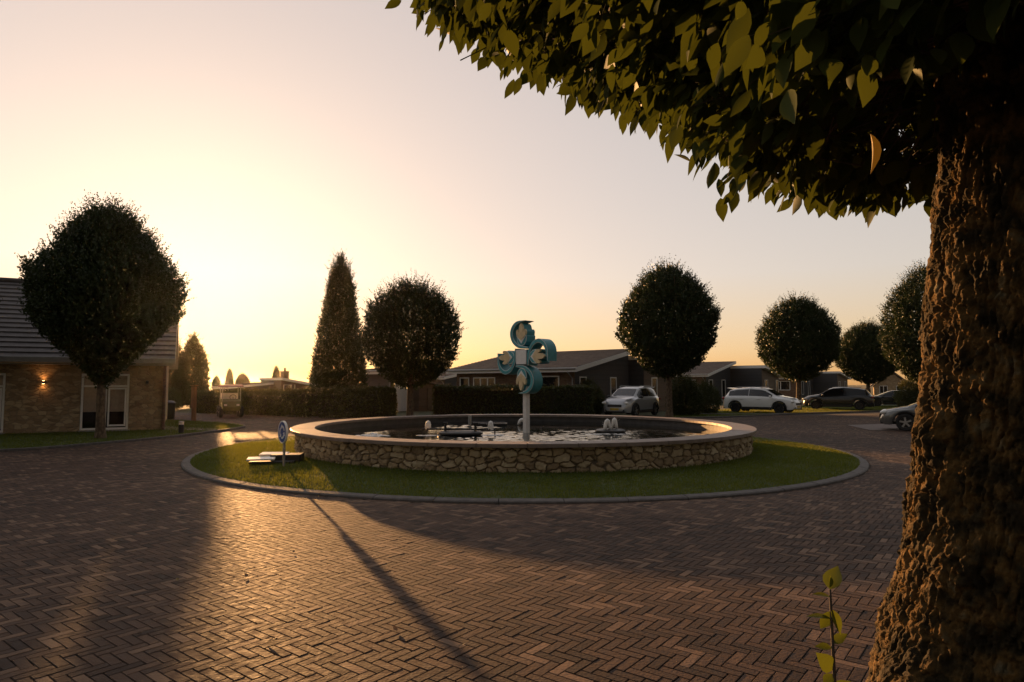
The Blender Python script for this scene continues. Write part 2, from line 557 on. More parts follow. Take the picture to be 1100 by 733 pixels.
M['sign_blue'] = plain('sign_blue', (0.012, 0.06, 0.26), 0.4)
M['foam'] = plain('water_foam', (0.86, 0.83, 0.78), 0.5, var=0.08)
M['wood'] = noise_mat('sign_wood', [(0.20, 0.09, 0.035), (0.34, 0.17, 0.07)], 7, 0.7, 0.004, 30, stretch=(1, 1, 0.2))
M['green_paint'] = plain('green_paint', (0.09, 0.11, 0.025), 0.4)
M['maroon'] = plain('maroon_canvas', (0.22, 0.09, 0.09), 0.8)
M['red_paint'] = plain('dark_red_paint', (0.16, 0.05, 0.05), 0.45)
M['car_silver'] = plain('silver_paint', (0.48, 0.49, 0.51), 0.28, metallic=0.45, coat=1.0, var=0.0, rrange=0.0)
M['car_white'] = plain('white_car_paint', (0.9, 0.9, 0.89), 0.3, coat=1.0, var=0.0, rrange=0.0)
M['car_dark'] = plain('dark_car_paint', (0.016, 0.018, 0.024), 0.25, coat=1.0, var=0.0, rrange=0.0)
M['car_black'] = plain('black_car_paint', (0.022, 0.022, 0.024), 0.25, coat=1.0, var=0.0, rrange=0.0)
M['car_grey'] = plain('grey_car_paint', (0.12, 0.12, 0.115), 0.28, metallic=0.3, coat=1.0, var=0.0, rrange=0.0)
M['lamp_glass'] = plain('headlight_glass', (0.85, 0.83, 0.78), 0.2, 0.8, var=0.05)
M['tail_red'] = plain('tail_light_red', (0.32, 0.015, 0.012), 0.2)
M['plate'] = plain('plate_yellow', (0.55, 0.38, 0.05), 0.5)
M['lamp_on'] = emit_mat('lamp_glow', (1.0, 0.45, 0.14), 9.0)
M['bollard_lens'] = plain('bollard_lens', (0.70, 0.66, 0.60), 0.3)

# water: dark, mirror-like, broken by small waves
m, nt, b = new_mat('pond_water')
b.inputs['Base Color'].default_value = (0.012, 0.013, 0.010, 1)
b.inputs['Roughness'].default_value = 0.04
b.inputs['Specular IOR Level'].default_value = 0.5
b.inputs['IOR'].default_value = 1.33
tc = nt.nodes.new('ShaderNodeTexCoord')
n1 = nt.nodes.new('ShaderNodeTexNoise'); n1.inputs['Scale'].default_value = 3.2; n1.inputs['Detail'].default_value = 3
n2 = nt.nodes.new('ShaderNodeTexNoise'); n2.inputs['Scale'].default_value = 11.0; n2.inputs['Detail'].default_value = 2
nt.links.new(tc.outputs['Object'], n1.inputs[0]); nt.links.new(tc.outputs['Object'], n2.inputs[0])
ad = nt.nodes.new('ShaderNodeMath'); ad.operation = 'MULTIPLY_ADD'; ad.inputs[1].default_value = 0.35
nt.links.new(n2.outputs[0], ad.inputs[0]); nt.links.new(n1.outputs[0], ad.inputs[2])
bp = nt.nodes.new('ShaderNodeBump'); bp.inputs['Distance'].default_value = 0.0012; bp.inputs['Strength'].default_value = 1.0
nt.links.new(ad.outputs[0], bp.inputs['Height']); nt.links.new(bp.outputs[0], b.inputs['Normal'])
M['water'] = m

# window glass one can look through
m, nt, b = new_mat('clear_glass')
tr = nt.nodes.new('ShaderNodeBsdfTransparent'); tr.inputs[0].default_value = (0.9, 0.9, 0.89, 1)
gl = nt.nodes.new('ShaderNodeBsdfGlossy'); gl.inputs['Roughness'].default_value = 0.03
fr = nt.nodes.new('ShaderNodeFresnel'); fr.inputs[0].default_value = 1.5
mx = nt.nodes.new('ShaderNodeMixShader')
nt.links.new(fr.outputs[0], mx.inputs[0]); nt.links.new(tr.outputs[0], mx.inputs[1]); nt.links.new(gl.outputs[0], mx.inputs[2])
nt.links.new(mx.outputs[0], nt.nodes['Material Output'].inputs['Surface'])
M['clear_glass'] = m

# ------------------------------------------------------------------ the setting: ground, paving, lawns
FC = Vector((0.283, 18.04, 0))          # centre of the roundabout
R_KERB, R_GRASS = 8.36, 8.18
R_WALL, R_RIM = 5.93, 6.04
RIM_Z = 0.663
WATER_Z = 0.42

me = np_mesh('ground', np.array([(-900, -60, -0.06), (900, -60, -0.06), (900, 1500, -0.06), (-900, 1500, -0.06)]), np.array([[0, 1, 2, 3]]))
tag(link('ground', me, M['soil']), kind='structure')

ROAD = [(-32, -8), (40, -8), (40, 47), (26, 43.2), (21.5, 41.0), (18, 39.2), (13.5, 36.0), (11.0, 34.4), (9.2, 33.6), (7, 33.2), (2, 32.2),
        (-5.2, 31.6), (-12.2, 35.6), (-18.6, 39.6), (-30, 47), (-34, 52), (-40, 50), (-32, 30)]
LAWN = [(-34, 8.5), (-20, 13.8), (-13.0, 16.9), (-12.1, 18.9), (-11.3, 21.0), (-10.95, 23.4), (-10.75, 25.4), (-10.85, 26.8), (-11.6, 27.8), (-13.1, 29.2),
        (-16.8, 31.6), (-24, 33.5), (-34, 30)]


def smooth_poly(p, rounds=2):
    for _ in range(rounds):
        q = []
        for i in range(len(p)):
            a, c = p[i], p[(i + 1) % len(p)]
            q.append((0.75 * a[0] + 0.25 * c[0], 0.75 * a[1] + 0.25 * c[1]))
            q.append((0.25 * a[0] + 0.75 * c[0], 0.25 * a[1] + 0.75 * c[1]))
        p = q
    return p


LAWN = smooth_poly(LAWN)


def sheet(name, poly, z, mat):
    me = bpy.data.meshes.new(name)
    me.from_pydata([(x, y, z) for x, y in poly], [], [tuple(range(len(poly)))])
    return tag(link(name, me, mat), kind='structure')


sheet('road', ROAD, -0.016, M['joint'])


def make_bricks():
    L, W = 0.219, 0.073
    rot = R(-45 + 7)
    c, s = math.cos(rot), math.sin(rot)
    # the part of the road in or near the view
    xs = np.arange(-900, 900)
    I, J = np.meshgrid(xs, xs, indexing='ij')
    I = I.ravel(); J = J.ravel()
    k = (I - J) % 6
    h = k == 0
    v = k == 5
    cx = np.where(h, I + 1.5, I + 0.5) * W
    cy = np.where(h, J + 0.5, J + 1.5) * W
    keep = h | v
    cx, cy, h = cx[keep], cy[keep], h[keep]
    ox, oy = 0.0, 19.0
    X = cx * c - cy * s + ox
    Y = cx * s + cy * c + oy
    ok = (Y > 1.2) & (Y < 37) & (np.abs(X) < 0.83 * Y + 1.6)
    X, Y, h = X[ok], Y[ok], h[ok]
    ok = inpoly(X, Y, ROAD) & ~inpoly(X, Y, LAWN) & (((X - FC.x) ** 2 + (Y - FC.y) ** 2) > (R_KERB - 0.02) ** 2)
    X, Y, h = X[ok], Y[ok], h[ok]
    n = len(X)
    g = 0.0029
    hl = np.where(h, L / 2, W / 2) - g
    hw = np.where(h, W / 2, L / 2) - g
    b = 0.003
    zc = RNG.normal(0, 0.0007, n)
    tx = RNG.normal(0, 0.0045, n)
    ty = RNG.normal(0, 0.0045, n)
    yaw = RNG.normal(0, 0.012, n)
    # gentle unevenness of the whole pavement
    P = np.stack([X, Y, np.zeros(n)], 1)
    zc = zc + (fbm(P * 0.55, 3, 5) - 0.5) * 0.022
    V = np.zeros((n, 8, 3))
    for q, (sx, sy) in enumerate(((-1, -1), (1, -1), (1, 1), (-1, 1))):
        for lvl in (0, 1):
            lx = sx * (hl - (b if lvl else 0))
            ly = sy * (hw - (b if lvl else 0))
            lx2 = lx * np.cos(yaw) - ly * np.sin(yaw)
            ly2 = lx * np.sin(yaw) + ly * np.cos(yaw)
            V[:, q + 4 * lvl, 0] = X + lx2 * c - ly2 * s
            V[:, q + 4 * lvl, 1] = Y + lx2 * s + ly2 * c
            V[:, q + 4 * lvl, 2] = zc + (lx * tx + ly * ty) - (0 if lvl else 0.003)
    base = (np.arange(n) * 8)[:, None]
    F = np.concatenate([base + np.array([[4, 5, 6, 7]])] + [base + np.array([[q, (q + 1) % 4, 4 + (q + 1) % 4, 4 + q]]) for q in range(4)])
    rnd = np.clip(RNG.normal(0.45, 0.26, n) + (fbm(P * 0.4, 3, 9) - 0.5) * 0.7 + (fbm(P * np.array([0.16, 0.5, 1.0]), 3, 15) - 0.5) * 0.6, 0, 1)
    light = RNG.random(n) < 0.02
    rnd[light] = 1.0
    me = np_mesh('brick_pavement', V.reshape(-1, 3), F, {'rnd': np.repeat(rnd, 8)})
    return tag(link('brick_pavement', me, M['brick']), kind='structure')


make_bricks()


def ring_profile(name, prof, n, mats, parent=None, center=FC, smooth=False, jitter=0.0):
    """closed profile [(r, z)...] swept round the centre"""
    mb = MB()
    mb.lathe(prof, Matrix.Translation(center), n, closed=True)
    return mb.build(name, mats, parent, smooth, 40)


def ring_blocks(mb, prof, nseg, gap, dzr, K=5, c=Vector((0, 0, 0))):
    """the same profile in separate slabs with fine joints"""
    m6 = len(prof)
    for sgm in range(nseg):
        a0 = 2 * math.pi * sgm / nseg + gap
        a1 = 2 * math.pi * (sgm + 1) / nseg - gap
        dz, dr = random.uniform(-dzr, dzr), random.uniform(-dzr, dzr) * 1.5
        vs_, fs_ = [], []
        for k in range(K):
            w = a0 + (a1 - a0) * k / (K - 1)
            for r_, z_ in prof:
                vs_.append((c.x + (r_ + dr) * math.cos(w), c.y + (r_ + dr) * math.sin(w), c.z + z_ + dz))
        for k in range(K - 1):
            for q in range(m6):
                q2 = (q + 1) % m6
                fs_.append((k * m6 + q, (k + 1) * m6 + q, (k + 1) * m6 + q2, k * m6 + q2))
        fs_.append(tuple(range(m6)))
        fs_.append(tuple((K - 1) * m6 + q for q in range(m6))[::-1])
        mb.add(vs_, fs_)
    return mb


kerb = ring_blocks(MB(), [(R_KERB, -0.05), (R_KERB, 0.025), (R_KERB - 0.025, 0.042), (R_GRASS + 0.02, 0.056), (R_GRASS, 0.05), (R_GRASS, -0.05)], 54, 0.0007, 0.004, 4, FC).build('island_kerb', M['kerb'])
tag(kerb, kind='structure')

# lawn on the island, gently domed
nr, na = 14, 160
rr = np.linspace(R_GRASS + 0.005, R_WALL - 0.05, nr)
zz = 0.042 + 0.08 * np.sin(np.linspace(0, math.pi / 2, nr))
aa = np.linspace(0, 2 * math.pi, na, endpoint=False)
V = np.stack([FC.x + rr[:, None] * np.cos(aa), FC.y + rr[:, None] * np.sin(aa), np.repeat(zz[:, None], na, 1)], -1).reshape(-1, 3)
V[:, 2] += (fbm(V * 1.2, 3, 3) - 0.5) * 0.03
ii, jj = np.meshgrid(np.arange(nr - 1), np.arange(na), indexing='ij')
F = np.stack([ii * na + jj, ii * na + (jj + 1) % na, (ii + 1) * na + (jj + 1) % na, (ii + 1) * na + jj], -1).reshape(-1, 4)
tag(link('island_lawn', np_mesh('island_lawn', V, F, smooth=True), M['turf']), kind='structure')


def grass_blades(name, X, Y, Z, hmin, hmax, wid, mat):
    n = len(X)
    a = RNG.random(n) * 2 * math.pi
    hgt = hmin + (hmax - hmin) * RNG.random(n) ** 1.4
    lean = RNG.random(n) * 0.7
    la = RNG.random(n) * 2 * math.pi
    w = wid * (0.6 + 0.8 * RNG.random(n))
    V = np.zeros((n, 3, 3))
    V[:, 0] = np.stack([X + np.cos(a) * w, Y + np.sin(a) * w, Z], 1)
    V[:, 1] = np.stack([X - np.cos(a) * w, Y - np.sin(a) * w, Z], 1)
    V[:, 2] = np.stack([X + np.cos(la) * lean * hgt, Y + np.sin(la) * lean * hgt, Z + hgt], 1)
    F = np.arange(n * 3).reshape(n, 3)
    P = np.stack([X, Y, Z], 1)
    rnd = np.clip(0.5 + (fbm(P * 1.1, 3, 21) - 0.5) * 1.6 + RNG.normal(0, 0.16, n), 0, 1)
    me = np_mesh(name, V.reshape(-1, 3), F, {'rnd': np.repeat(rnd, 3)})
    return tag(link(name, me, mat), kind='stuff')


n = 170000
a = RNG.random(n) * 2 * math.pi
r = np.sqrt(RNG.random(n) * (R_GRASS ** 2 - R_WALL ** 2) + R_WALL ** 2)
X, Y = FC.x + r * np.cos(a), FC.y + r * np.sin(a)
ok = (Y < FC.y + 1.0) | (RNG.random(n) < 0.25)
X, Y, r = X[ok], Y[ok], r[ok]
Z = 0.04 + 0.08 * np.sin((R_GRASS - r) / (R_GRASS - R_WALL) * math.pi / 2)
tag(grass_blades('island_grass', X, Y, Z, 0.02, 0.06, 0.006, M['grass']), 'short mown grass ring around the stone fountain', 'grass')

# lawn in front of the stone house, with an edging strip
me = bpy.data.meshes.new('house_lawn')
me.from_pydata([(x, y, 0.055) for x, y in LAWN], [], [tuple(range(len(LAWN)))])
tag(link('house_lawn', me, M['turf']), kind='structure')


def edging(name, path, w, z, mat, closed=False):
    mb = MB()
    pts = [Vector((x, y, 0)) for x, y in path]
    N = len(pts)
    vs_, fs_ = [], []
    for i, p in enumerate(pts):
        q0 = pts[(i - 1) % N] if (closed or i > 0) else p
        q1 = pts[(i + 1) % N] if (closed or i < N - 1) else p
        t = (q1 - q0).normalized()
        nn = Vector((t.y, -t.x, 0))
        for o, h in ((w / 2, -0.05), (w / 2, z - 0.015), (w / 2 - 0.015, z), (-w / 2 + 0.015, z), (-w / 2, z - 0.015), (-w / 2, -0.05)):
            vs_.append(p + nn * o + Vector((0, 0, h)))
    for i in range(N if closed else N - 1):
        j = (i + 1) % N
        for k in range(5):
            fs_.append((i * 6 + k, j * 6 + k, j * 6 + k + 1, i * 6 + k + 1))
    mb.add(vs_, fs_)
    return tag(mb.build(name, mat), kind='structure')


edging('lawn_kerb', LAWN, 0.10, 0.07, M['kerb'], True)
n = 130000
X = RNG.uniform(-24, -10.6, n); Y = RNG.uniform(14, 32, n)
ok = inpoly(X, Y, LAWN)
X, Y = X[ok], Y[ok]
tag(grass_blades('lawn_grass', X, Y, np.full(len(X), 0.05), 0.025, 0.075, 0.008, M['grass']), 'mown grass strip in front of the stone house', 'grass')
# garden path to the house end
sheet('garden_path', [(-14.2, 25.0), (-10.95, 23.9), (-10.85, 24.7), (-13.6, 26.2), (-17.5, 30.5), (-19.0, 29.8)], 0.062, M['far_road'])

# verges at the back right, with pale path strips
verge = [(8.2, 34.2), (9.6, 33.9), (11.1, 34.7), (13.5, 36.2), (18, 39.4), (21.5, 41.2), (26, 43.5), (40, 47.4), (48, 60), (20, 52), (9, 38)]
sheet('verge_lawn', verge, 0.02, M['turf'])
n = 90000
X = RNG.uniform(8, 40, n); Y = RNG.uniform(33, 52, n)
ok = inpoly(X, Y, verge)
X, Y = X[ok], Y[ok]
tag(grass_blades('verge_grass', X, Y, np.full(len(X), 0.015), 0.03, 0.10, 0.012, M['grass']), 'grass verge beside the parked cars', 'grass')
edging('verge_path', [(9.9, 38.4), (12.4, 37.6), (14.9, 37.8), (16.3, 38.6)], 0.5, 0.06, M['kerb'])
edging('road_kerb', ROAD[2:13][::-1], 0.14, 0.07, M['kerb'])
sheet('parking_strip', [(13.6, 24.9), (19, 22.5), (24, 26.5), (17.5, 29.4), (14.3, 28.0)], 0.012, M['far_road'])

# evening haze in the air
mb = MB()
x0, x1, y0, y1, z0, z1 = -905, 905, -65, 1505, -1.2, 11.5
mb.add([(x0, y0, z0), (x1, y0, z0), (x1, y1, z0), (x0, y1, z0), (x0, y0, z1), (x1, y0, z1), (x1, y1, z1), (x0, y1, z1)],
       [(0, 3, 2, 1), (4, 5, 6, 7), (0, 1, 5, 4), (1, 2, 6, 5), (2, 3, 7, 6), (3, 0, 4, 7)])
hm = bpy.data.materials.new('haze_air')
hm.use_nodes = True
hm.node_tree.nodes.clear()
hv = hm.node_tree.nodes.new('ShaderNodeVolumePrincipled')
hv.inputs['Color'].default_value = (1.0, 0.95, 0.88, 1)
hv.inputs['Density'].default_value = 0.00005
hv.inputs['Anisotropy'].default_value = 0.88
ho = hm.node_tree.nodes.new('ShaderNodeOutputMaterial')
hm.node_tree.links.new(hv.outputs[0], ho.inputs['Volume'])
tag(mb.build('haze', hm), kind='stuff')

# ------------------------------------------------------------------ fountain basin
fount = empty('fountain_basin', FC)
tag(fount, 'wide round fountain basin of sandy rubble stone with a flat pale coping', 'fountain')


def rubble_wall():
    nu, nv = 1900, 34
    z0, z1 = 0.02, RIM_Z - 0.07
    u = np.linspace(0, 2 * math.pi * R_WALL, nu, endpoint=False)
    v = np.linspace(z0, z1, nv)
    U, Vv = np.meshgrid(u, v, indexing='ij')
    U = U.ravel(); Vv = Vv.ravel()
    L = 2 * math.pi * R_WALL
    # uneven courses of stones
    seeds = []
    z = z0 - 0.05
    while z < z1 + 0.1:
        h = random.uniform(0.08, 0.155)
        x = random.uniform(0, 0.2)
        while x < L:
            w = random.uniform(0.10, 0.36)
            seeds.append((x + w / 2, z + h / 2 + random.uniform(-0.05, 0.05), random.uniform(0.8, 1.25)))
            x += w
        z += h
    S = np.array(seeds)
    wob = (fbm(np.stack([U * 5, Vv * 5, np.zeros_like(U)], 1), 3, 41) - 0.5) * 0.09
    wob2 = (fbm(np.stack([U * 5, Vv * 5, np.ones_like(U) * 7], 1), 3, 43) - 0.5) * 0.09
    d1 = np.full(len(U), 9.0); d2 = np.full(len(U), 9.0); idn = np.zeros(len(U), dtype=int)
    for c0 in range(0, len(U), 4000):
        uu = U[c0:c0 + 4000]; lo, hi = uu.min() - 0.9, uu.max() + 0.9
        cand = np.where(((S[:, 0] > lo) & (S[:, 0] < hi)) | (S[:, 0] + L < hi) | (S[:, 0] - L > lo))[0]
        dx = (uu + wob[c0:c0 + 4000])[:, None] - S[cand, 0][None]
        dx = (dx + L / 2) % L - L / 2
        dy = (Vv[c0:c0 + 4000] + wob2[c0:c0 + 4000])[:, None] - S[cand, 1][None]
        dd = np.maximum(np.abs(dx) * 0.62, np.abs(dy)) * 0.55 + np.sqrt((dx * 0.6) ** 2 + dy ** 2) * 0.45
        dd = dd * S[cand, 2][None]
        o = np.argsort(dd, 1)[:, :2]
        ar = np.arange(len(uu))
        d1[c0:c0 + 4000] = dd[ar, o[:, 0]]; d2[c0:c0 + 4000] = dd[ar, o[:, 1]]
        idn[c0:c0 + 4000] = cand[o[:, 0]]
    e = np.clip((d2 - d1) / 0.028, 0, 1)
    e = e * e * (3 - 2 * e)
    srnd = RNG.random(len(S))
    sdep = RNG.uniform(0.2, 1.0, len(S))
    stx = RNG.normal(0, 0.10, len(S)); sty = RNG.normal(0, 0.16, len(S))
    dxs = (U - S[idn, 0] + L / 2) % L - L / 2
    dep = e * (0.022 + 0.034 * sdep[idn] + stx[idn] * dxs + sty[idn] * (Vv - S[idn, 1]))
    dep += (fbm(np.stack([U * 22, Vv * 22, np.zeros_like(U)], 1), 3, 47) - 0.5) * 0.034
    rad = R_WALL - 0.045 + dep
    a = U / R_WALL
    P = np.stack([rad * np.cos(a), rad * np.sin(a), Vv], 1)
    rnd = np.where(e > 0.4, 0.30 + 0.70 * srnd[idn], 0.12)
    i, j = np.meshgrid(np.arange(nu), np.arange(nv - 1), indexing='ij')
    i = i.ravel(); j = j.ravel(); i2 = (i + 1) % nu
    F = np.stack([i * nv + j, i2 * nv + j, i2 * nv + j + 1, i * nv + j + 1], 1)
    me = np_mesh('stone_wall', P, F, {'rnd': rnd}, smooth=False)
    return link('stone_wall', me, M['rubble'], fount)


rubble_wall()
O0 = Vector((0, 0, 0))
ring_profile('inner_wall', [(R_WALL - 0.10, 0.0), (R_WALL - 0.10, RIM_Z - 0.075), (R_RIM - 0.50, RIM_Z - 0.075), (R_RIM - 0.52, 0.0)], 144, M['liner'], fount, O0)
# coping in slabs: separate segments with fine joints
mb = ring_blocks(MB(), [(R_RIM, RIM_Z - 0.072), (R_RIM + 0.004, RIM_Z - 0.008), (R_RIM - 0.006, RIM_Z), (R_RIM - 0.57, RIM_Z), (R_RIM - 0.58, RIM_Z - 0.01), (R_RIM - 0.58, RIM_Z - 0.072)], 40, 0.0009, 0.0018)
mb.build('coping', M['coping'], fount)

def pond():
    st = 0.045
    g = np.arange(-5.6, 5.6 + st, st)
    X, Y = np.meshgrid(g, g, indexing='ij')
    nx = len(g)
    X = X.ravel() + FC.x; Y = Y.ravel() + FC.y
    P = np.stack([X, Y, np.zeros_like(X)], 1)
    stir = np.full(len(X), 0.10)
    h = np.zeros(len(X))
    for (jx, jy, jr, a_) in ((-2.3, 17.1, 1.6, 1.0), (-0.5, 17.0, 1.5, 1.0), (2.7, 17.7, 1.7, 1.0), (-3.5, 16.7, 0.9, 1.2), (0.8, 15.6, 2.2, 0.8), (4.2, 16.6, 1.3, 0.7), (-1.2, 20.8, 1.2, 0.7)):
        d = np.hypot(X - jx, (Y - jy) * 1.1)
        w = a_ * np.exp(-(d / jr) ** 2)
        stir = np.maximum(stir, w)
        h += w * 0.0035 * np.sin(d * 24 + fbm(P * 2.0, 2, 61) * 5)
    h += stir * ((fbm(P * np.array([3.4, 4.6, 1]), 3, 63) - 0.5) * 0.032 + (fbm(P * 9.0, 2, 65) - 0.5) * 0.010)
    V = np.stack([X, Y, WATER_Z + h], 1)
    ok = np.hypot(X - FC.x, Y - FC.y) < R_RIM - 0.45
    i, j = np.meshgrid(np.arange(nx - 1), np.arange(nx - 1), indexing='ij')
    i = i.ravel(); j = j.ravel()
    F = np.stack([i * nx + j, (i + 1) * nx + j, (i + 1) * nx + j + 1, i * nx + j + 1], 1)
    F = F[ok[F].all(1)]
    return tag(link('water', np_mesh('water', V, F, smooth=True), M['water']), kind='structure')


pond()


# foam jets and floats
def jet(mb, base, h, reach=0.10, az=0.0, r=0.045):
    b = Vector(base)
    d = Vector((math.cos(az), math.sin(az), 0))
    pts, rad = [], []
    for k in range(9):
        t = k / 8
        pts.append(b + d * (reach * t * 1.3) + Vector((0, 0, h * (1 - (1.6 * t - 0.8) ** 2 / 0.64) if t > 0.0 else 0)))
        rad.append(r * (0.55 + 0.55 * math.sin(t * 2.6) + 0.15 * random.random()))
    pts[-1].z = b.z - 0.01
    mb.tube(pts, rad, 9)
    for k in range(14):      # drops
        q = b + d * random.uniform(-0.03, reach * 1.6) + Vector((random.uniform(-.06, .06), random.uniform(-.06, .06), random.uniform(0.02, h)))
        mb.lathe([(0.001, -0.008), (0.007, 0), (0.001, 0.008)], Matrix.Translation(q), 5)
    return mb


def ripple_foam(name, parent, spots, mat):
    """low broken water thrown up where the jets fall back"""
    for (x, y, rx, ry, h) in spots:
        mb = MB()
        for k in range(26):
            a, q = random.uniform(0, 6.28), random.random() ** 0.5
            c = Vector((x + rx * q * math.cos(a), y + ry * q * math.sin(a), 0))
            w = random.uniform(0.03, 0.09)
            hh = h * random.uniform(0.3, 1.0) * (1 - 0.6 * q)
            mb.lathe([(w, 0.0), (w * 0.8, hh * 0.5), (w * 0.35, hh * 0.9), (0.002, hh)], Matrix.Translation(c) @ Matrix.Scale(random.uniform(1, 2.2), 4, (1, 0, 0)), 7)
        mb.build(name, mat, parent, True)


fl = empty('fountain_float', (px(493, 17.3), 17.3, WATER_Z))
tag(fl, 'black floating fountain frame with a cross pipe and a small white jet at each end', 'fountain jet', 'floating jets in the basin')
mb = MB()
mb.lathe([(0.05, 0.0), (0.40, 0.0), (0.44, 0.03), (0.44, 0.07), (0.38, 0.10), (0.06, 0.11)], Matrix.Translation((0.05, -0.05, 0)) @ Matrix.Scale(1.35, 4, (1, 0, 0)), 28)
mb.build('float_ring', M['black_plastic'], fl, True, 40)
mb = MB()
mb.tube([(-0.98, 0.05, 0.15), (0.98, -0.12, 0.15)], 0.024, 10)
mb.tube([(-0.35, 0.0, 0.09), (-0.35, 0.0, 0.30)], 0.032, 10)
mb.tube([(0.45, -0.08, 0.05), (0.45, -0.08, 0.28)], 0.036, 10)
mb.box((0.45, -0.08, 0.30), (0.15, 0.10, 0.05)); mb.box((-0.35, 0.0, 0.31), (0.12, 0.09, 0.04))
mb.tube([(0.96, -0.12, 0.15), (0.96, -0.12, -0.03)], 0.02, 8)
mb.tube([(-0.96, 0.05, 0.15), (-0.96, 0.05, -0.03)], 0.02, 8)
mb.build('pipe', M['black_plastic'], fl)
for x, y in ((-0.86, 0.04), (0.80, -0.1)):
    jet(MB(), (x, y, 0.14), 0.19, 0.07, random.uniform(-0.4, 0.4)).build('water_jet', M['foam'], fl, True)
ripple_foam('foam', fl, [(-0.8, -0.25, 0.25, 0.12, 0.03), (0.9, -0.15, 0.3, 0.12, 0.03)], M['foam'])

fl2 = empty('fountain_float', (px(655, 18.0), 18.0, WATER_Z))
tag(fl2, 'round black fountain float with two white jets arching close together', 'fountain jet', 'floating jets in the basin')
mb = MB()
mb.lathe([(0.05, 0.0), (0.34, 0.0), (0.38, 0.03), (0.38, 0.07), (0.32, 0.10), (0.05, 0.11)], Matrix.Scale(1.1, 4, (1, 0, 0)), 28)
mb.build('float_ring', M['black_plastic'], fl2, True, 40)
mb = MB()
mb.tube([(-0.1, -0.3, -0.03), (-0.1, -0.3, 0.1), (0, 0, 0.14)], 0.022, 8)
mb.build('pipe', M['black_plastic'], fl2)
jet(MB(), (-0.02, -0.12, 0.08), 0.26, -0.12, 0.1, 0.05).build('water_jet', M['foam'], fl2, True)
jet(MB(), (0.06, 0.08, 0.10), 0.27, 0.10, 0.1, 0.045).build('water_jet', M['foam'], fl2, True)
ripple_foam('foam', fl2, [(-0.2, -0.5, 0.6, 0.12, 0.025)], M['foam'])

fl3 = empty('fountain_float', (px(522, 21.4), 21.4, WATER_Z))
tag(fl3, 'low black float bar lying at the far side of the basin behind the white post', 'fountain jet', 'floating jets in the basin')
mb = MB()
mb.box((0.2, 0, 0.03), (1.0, 0.35, 0.07)); mb.tube([(-0.62, 0.0, 0.10), (0.62, 0.05, 0.10)], 0.02, 8)
mb.build('float_ring', M['black_plastic'], fl3)
mb = MB(); mb.tube([(-0.52, 0, 0.02), (-0.52, 0, 0.3)], 0.06, 8); mb.build('pipe', M['steel'], fl3)
jet(MB(), (1.05, -0.2, 0.02), 0.16, 0.2, 0.2, 0.05).build('water_jet', M['foam'], fl3, True)

fl4 = empty('water_splash', (px(402, 16.8), 16.8, WATER_Z))
tag(fl4, 'low white bubbling splash on the water at the left end of the basin', 'splash')
ripple_foam('foam', fl4, [(0, 0, 0.36, 0.14, 0.12), (-0.1, 0.05, 0.5, 0.2, 0.05)], M['foam'])

# ------------------------------------------------------------------ sculpture
SC_Z = 2.50
sc = empty('tulip_sculpture', (px(560.5, 17.95), 17.95, 0.0), R(-48))
tag(sc, 'teal pinwheel sculpture with four scrolls and golden tulip buds on a pale post', 'sculpture')
DEP = 0.34


def fp(a, b_, t):                       # front plane: x right, z up, t towards the back
    return (a, t, SC_Z + b_)


def rot2(p, k):
    a = -k * math.pi / 2
    return (p[0] * math.cos(a) - p[1] * math.sin(a), p[0] * math.sin(a) + p[1] * math.cos(a))


def catmull(P, m=7):
    out = []
    for i in range(len(P) - 1):
        p0 = P[max(i - 1, 0)]; p1 = P[i]; p2 = P[i + 1]; p3 = P[min(i + 2, len(P) - 1)]
        for k in range(m):
            t = k / m
            out.append(tuple(0.5 * (2 * p1[q] + (p2[q] - p0[q]) * t + (2 * p0[q] - 5 * p1[q] + 4 * p2[q] - p3[q]) * t * t + (3 * p1[q] - p0[q] - 3 * p2[q] + p3[q]) * t ** 3) for q in range(len(p1))))
    out.append(P[-1])
    return out


CURL = catmull([(0.24, 0.25, 0.02), (0.08, 0.262, 0.036), (-0.14, 0.30, 0.044), (-0.335, 0.44, 0.052), (-0.42, 0.64, 0.056), (-0.36, 0.83, 0.054), (-0.18, 0.96, 0.042), (0.13, 1.0, 0.006)])


def band(scale):
    L_, R_ = [], []
    for i, (x, y, w) in enumerate(CURL):
        q0 = CURL[max(i - 1, 0)]; q1 = CURL[min(i + 1, len(CURL) - 1)]
        tx, ty = q1[0] - q0[0], q1[1] - q0[1]
        l = math.hypot(tx, ty); nx, ny = -ty / l, tx / l
        ww = max(0.003, w - scale)
        L_.append((x + nx * ww, y + ny * ww)); R_.append((x - nx * ww, y - ny * ww))
    return L_, R_


def band_mesh(mb, scale, k, t0, t1):
    L_, R_ = band(scale)
    n_ = len(L_)
    vs_ = [fp(*rot2(p, k), t) for t in (t0, t1) for p in L_ + R_]
    m2 = 2 * n_
    fs_ = []
    for i in range(n_ - 1):
        fs_.append((i, i + 1, n_ + i + 1, n_ + i))
        fs_.append((m2 + i, m2 + n_ + i, m2 + n_ + i + 1, m2 + i + 1))
        fs_.append((i, m2 + i, m2 + i + 1, i + 1))
        fs_.append((n_ + i, n_ + i + 1, m2 + n_ + i + 1, m2 + n_ + i))
    fs_.append((0, n_, m2 + n_, m2)); fs_.append((n_ - 1, m2 + n_ - 1, m2 + 2 * n_ - 1, 2 * n_ - 1))
    return mb.add(vs_, fs_)


